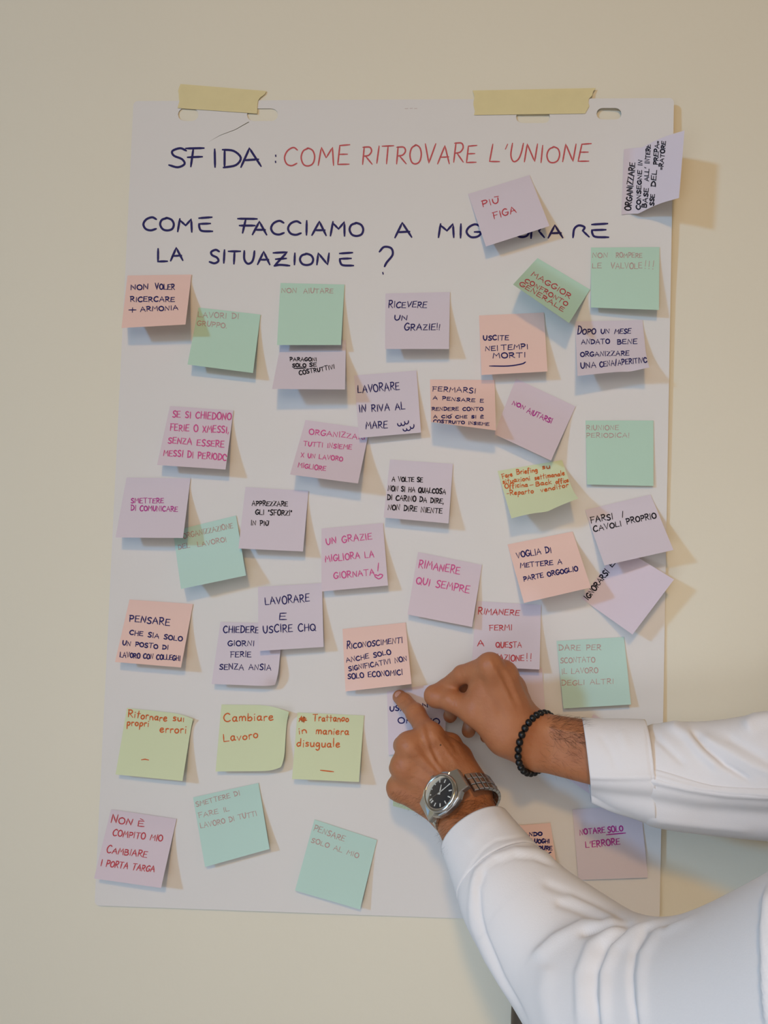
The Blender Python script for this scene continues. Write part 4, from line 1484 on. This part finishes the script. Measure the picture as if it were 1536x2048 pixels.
pl = strip_on(bvh_of(sr), [(1303, 1537), (1331, 1543), (1414, 1568), (1470, 1574), (1560, 1577)], [(1304, 1556), (1378, 1577), (1450, 1588), (1500, 1592), (1560, 1596)], M['shirt'], 'placket', shirt, h=.0016)

# ------------------------------------------------------------------ wristwatch
PSI = math.radians(35)
nW = nrm(nL * math.cos(PSI) - cL * math.sin(PSI))
cW = nrm(cL * math.cos(PSI) + nL * math.sin(PSI))        # along the strap
cW = -cW
sW = nrm(np.cross(cW, nW))                               # towards three o'clock (hand side)
WC = P(884, 1588, .1225)
watch = empty('wristwatch', WC - nW * .006)
tag(watch, 'steel wristwatch with black dial and link bracelet on the wrist of the lower arm', 'watch')


def wl(x, y, z):                                          # local: x to three, y to twelve, z out
    return WC + sW * x + cW * y + nW * z


def extrude_rings(rings):
    """rings: list of equal-length loops, closed with caps"""
    n = len(rings[0])
    v = [p for r in rings for p in r]
    f = grid_faces(n, len(rings), wrap=True)
    f = [tuple(q) for q in f] + [tuple(reversed(range(n))), tuple(n * (len(rings) - 1) + k for k in range(n))]
    return v, f


def out_poly(pts, sc_, z, off=0):
    return [wl(x * sc_ + off, y * sc_, z) for x, y in pts]


base_o = [(.0195, .006), (.0175, .0135), (.0125, .0190), (.0112, .0262), (-.0112, .0262), (-.0125, .0190), (-.0175, .0135), (-.0195, .006)]
base_o = base_o + [(-x, -y) for x, y in base_o]
case_o = []
for i, p in enumerate(base_o):                           # soften the corners
    a, b = base_o[i - 1], base_o[(i + 1) % len(base_o)]
    case_o += [(p[0] + (a[0] - p[0]) * .16, p[1] + (a[1] - p[1]) * .16), p, (p[0] + (b[0] - p[0]) * .16, p[1] + (b[1] - p[1]) * .16)]


def case_ring(s, z):
    r = []
    for x, y in case_o:
        zz = z - max(0, abs(y) - .017) * .42              # lugs bend down to the wrist
        r.append(wl(x * s, y * s, zz))
    return r


mb = MB()
mb.add(*extrude_rings([case_ring(.93, -.0058), case_ring(.99, -.0045), case_ring(1.0, .0008), case_ring(.97, .0022), case_ring(.93, .0026)]))
mb.build('watch_case', M['steel'], watch, smooth=False)


def ring_surf(prof, n=72, closed=True):
    v = []
    for r, z in prof:
        v += [wl(r * math.cos(2 * math.pi * k / n), r * math.sin(2 * math.pi * k / n), z) for k in range(n)]
    f = grid_faces(n, len(prof), wrap=True)
    if closed:
        m = len(prof)
        f += [((m - 1) * n + k, (m - 1) * n + (k + 1) % n, (k + 1) % n, k) for k in range(n)]
    return v, f


mb = MB()
mb.add(*ring_surf([(.0192, .0020), (.0192, .0040), (.0180, .0056), (.0162, .0060), (.0157, .0056), (.0155, .0035), (.0160, .0022)]))
mb.build('bezel', M['polish'], watch)
mb = MB()
mb.add([wl(.0157 * math.cos(2 * math.pi * k / 64), .0157 * math.sin(2 * math.pi * k / 64), z) for z in (.0028, .0034) for k in range(64)],
       grid_faces(64, 2, wrap=True) + [tuple(range(64)), tuple(64 + k for k in range(64))])
dial = mb.build('dial', M['dial'], watch, smooth=False)


def bar(cx_, cy_, ang, ln, wd, z0, z1, taper=1.0):
    """flat bar from its inner end along angle (0 = twelve, clockwise)"""
    d = (math.sin(ang), math.cos(ang))
    e = (d[1], -d[0])
    v = []
    for z in (z0, z1):
        for s, w in ((0, 1), (1, taper)):
            for q in (-1, 1):
                v.append(wl(cx_ + d[0] * ln * s + e[0] * q * wd / 2 * w, cy_ + d[1] * ln * s + e[1] * q * wd / 2 * w, z))
    return v, [(0, 1, 3, 2), (4, 6, 7, 5), (0, 4, 5, 1), (2, 3, 7, 6), (0, 2, 6, 4), (1, 5, 7, 3)]


for k in range(12):
    a = 2 * math.pi * k / 12
    mb = MB()
    if k == 0:
        for o_ in (-.0013, .0013):
            mb.add(*bar(math.sin(a) * .0098 + o_, math.cos(a) * .0098, a, .0034, .0014, .0034, .0038))
    else:
        mb.add(*bar(math.sin(a) * .0102, math.cos(a) * .0102, a, .0034, .0011, .0034, .0038))
    mb.build('hour_marker', M['lume'], dial, smooth=False)
mb = MB()
mb.add(*bar(-.0018 * math.sin(2.36), -.0018 * math.cos(2.36), 2.36, .0095, .0016, .0040, .0043, .5))
mb.build('hour_hand', M['lume'], watch, smooth=False)
mb = MB()
mb.add(*bar(-.0025 * math.sin(3.2), -.0025 * math.cos(3.2), 3.2, .0150, .0013, .0044, .0047, .4))
mb.build('minute_hand', M['lume'], watch, smooth=False)
mb = MB()
mb.add(*bar(0, -.003, .1, .0155, .0005, .0048, .0050, .6))
mb.build('second_hand', M['polish'], watch, smooth=False)
mb = MB()
mb.add(*ring_surf([(.0001, .0062), (.008, .0061), (.0140, .0059), (.0157, .0055)], 48, closed=False))
mb.build('watch_crystal', M['glass'], watch)
mb = MB()
mb.add(*extrude_rings([[wl(x, .0026 * math.cos(2 * math.pi * k / 20), -.0012 + .0026 * math.sin(2 * math.pi * k / 20)) for k in range(20)] for x in (.0188, .0196, .0222, .0226)]))
mb.build('crown', M['steel'], watch)

# bracelet links around the wrist
RC = WC - nW * .0345 + cL * .004
SA, SBn = .0335, .0265


def ring_pt(th):
    """th = 0 at the watch, positive towards twelve"""
    base = math.atan2(nW @ nL / SBn, nW @ cL / SA)
    a = base - th
    return RC + cL * SA * math.cos(a) + nL * SBn * math.sin(a)


ths = np.linspace(-math.pi, math.pi, 1440)
rp = np.array([ring_pt(t) for t in ths])
link_p = []
arcl = np.r_[0, np.cumsum(np.linalg.norm(np.diff(rp, axis=0), axis=1))]
mid = arcl[720]
for side in (1, -1):
    s = .0250
    n_ = 0
    while True:
        if s > arcl[-1] / 2:
            break
        link_p.append((side, s, n_))
        s += .0056
        n_ += 1
for side, s, n_ in link_p:
    t = np.interp(mid + side * s, arcl, ths)
    p, q = ring_pt(t - .02), ring_pt(t + .02)
    c = ring_pt(t)
    d = nrm(q - p)
    up = nrm(np.cross(d, aL))
    if up @ (c - RC) < 0:
        up = -up
    ax = nrm(np.cross(d, up))
    c = c + up * .0022
    wid = max(.0085, .0108 - .00022 * n_)
    mb = MB()
    for lo, hi, th_ in ((-1, -.36, .0017), (-.32, .32, .0020), (.36, 1, .0017)):
        v = []
        for zz, sh in ((-.0016, 1), (th_ - .0006, 1), (th_, .8)):
            for sx, sy in ((lo, -1), (hi, -1), (hi, 1), (lo, 1)):
                m_ = (lo + hi) / 2
                v.append(c + ax * wid * (m_ + (sx - m_) * (sh if zz > 0 else 1)) + d * sy * .00255 * sh + up * zz)
        mb.add(v, grid_faces(4, 3, wrap=True) + [(3, 2, 1, 0), (8, 9, 10, 11)])
    mb.build('bracelet_link', M['steel'], watch, smooth=False)

# ------------------------------------------------------------------ black bead bracelet
BC = P(1075, 1486, .082)
eB = nrm(wdir(-.66, -.02, .75))
fB = nrm(wdir(-.14, -.99, 0))
fB = nrm(fB - eB * (fB @ eB))
bb = empty('bead_bracelet', BC)
tag(bb, 'black bead bracelet around the wrist of the upper arm', 'bracelet')
nB = 28
tt = np.linspace(0, 2 * np.pi, 721)
el = np.array([BC + eB * .0350 * math.cos(a) + fB * .0310 * math.sin(a) for a in tt])
al = np.r_[0, np.cumsum(np.linalg.norm(np.diff(el, axis=0), axis=1))]


def bead_mesh(r, nu=18, nv=11):
    v, f = [], []
    for j in range(nv):
        ph = math.pi * (.06 + .88 * j / (nv - 1))         # drilled ends are flat
        for i in range(nu):
            a = 2 * math.pi * i / nu
            v.append((r * math.sin(ph) * math.cos(a), r * math.sin(ph) * math.sin(a), r * math.cos(ph)))
    f = grid_faces(nu, nv, wrap=True) + [tuple(reversed(range(nu))), tuple(nu * (nv - 1) + k for k in range(nu))]
    return np.array(v), f


bv, bf = bead_mesh(al[-1] / nB / 2 * 1.01)
for k in range(nB):
    s = al[-1] * k / nB
    p = np.array([np.interp(s, al, el[:, i]) for i in range(3)])
    q = np.array([np.interp((s + .001) % al[-1], al, el[:, i]) for i in range(3)])
    z = nrm(q - p)
    x = nrm(np.cross(z, eB + .3 * fB))
    y = np.cross(z, x)
    mk('bead', p + bv @ np.array([x, y, z]), [tuple(reversed(q_)) for q_ in bf] if False else bf, M['bead'], bb)
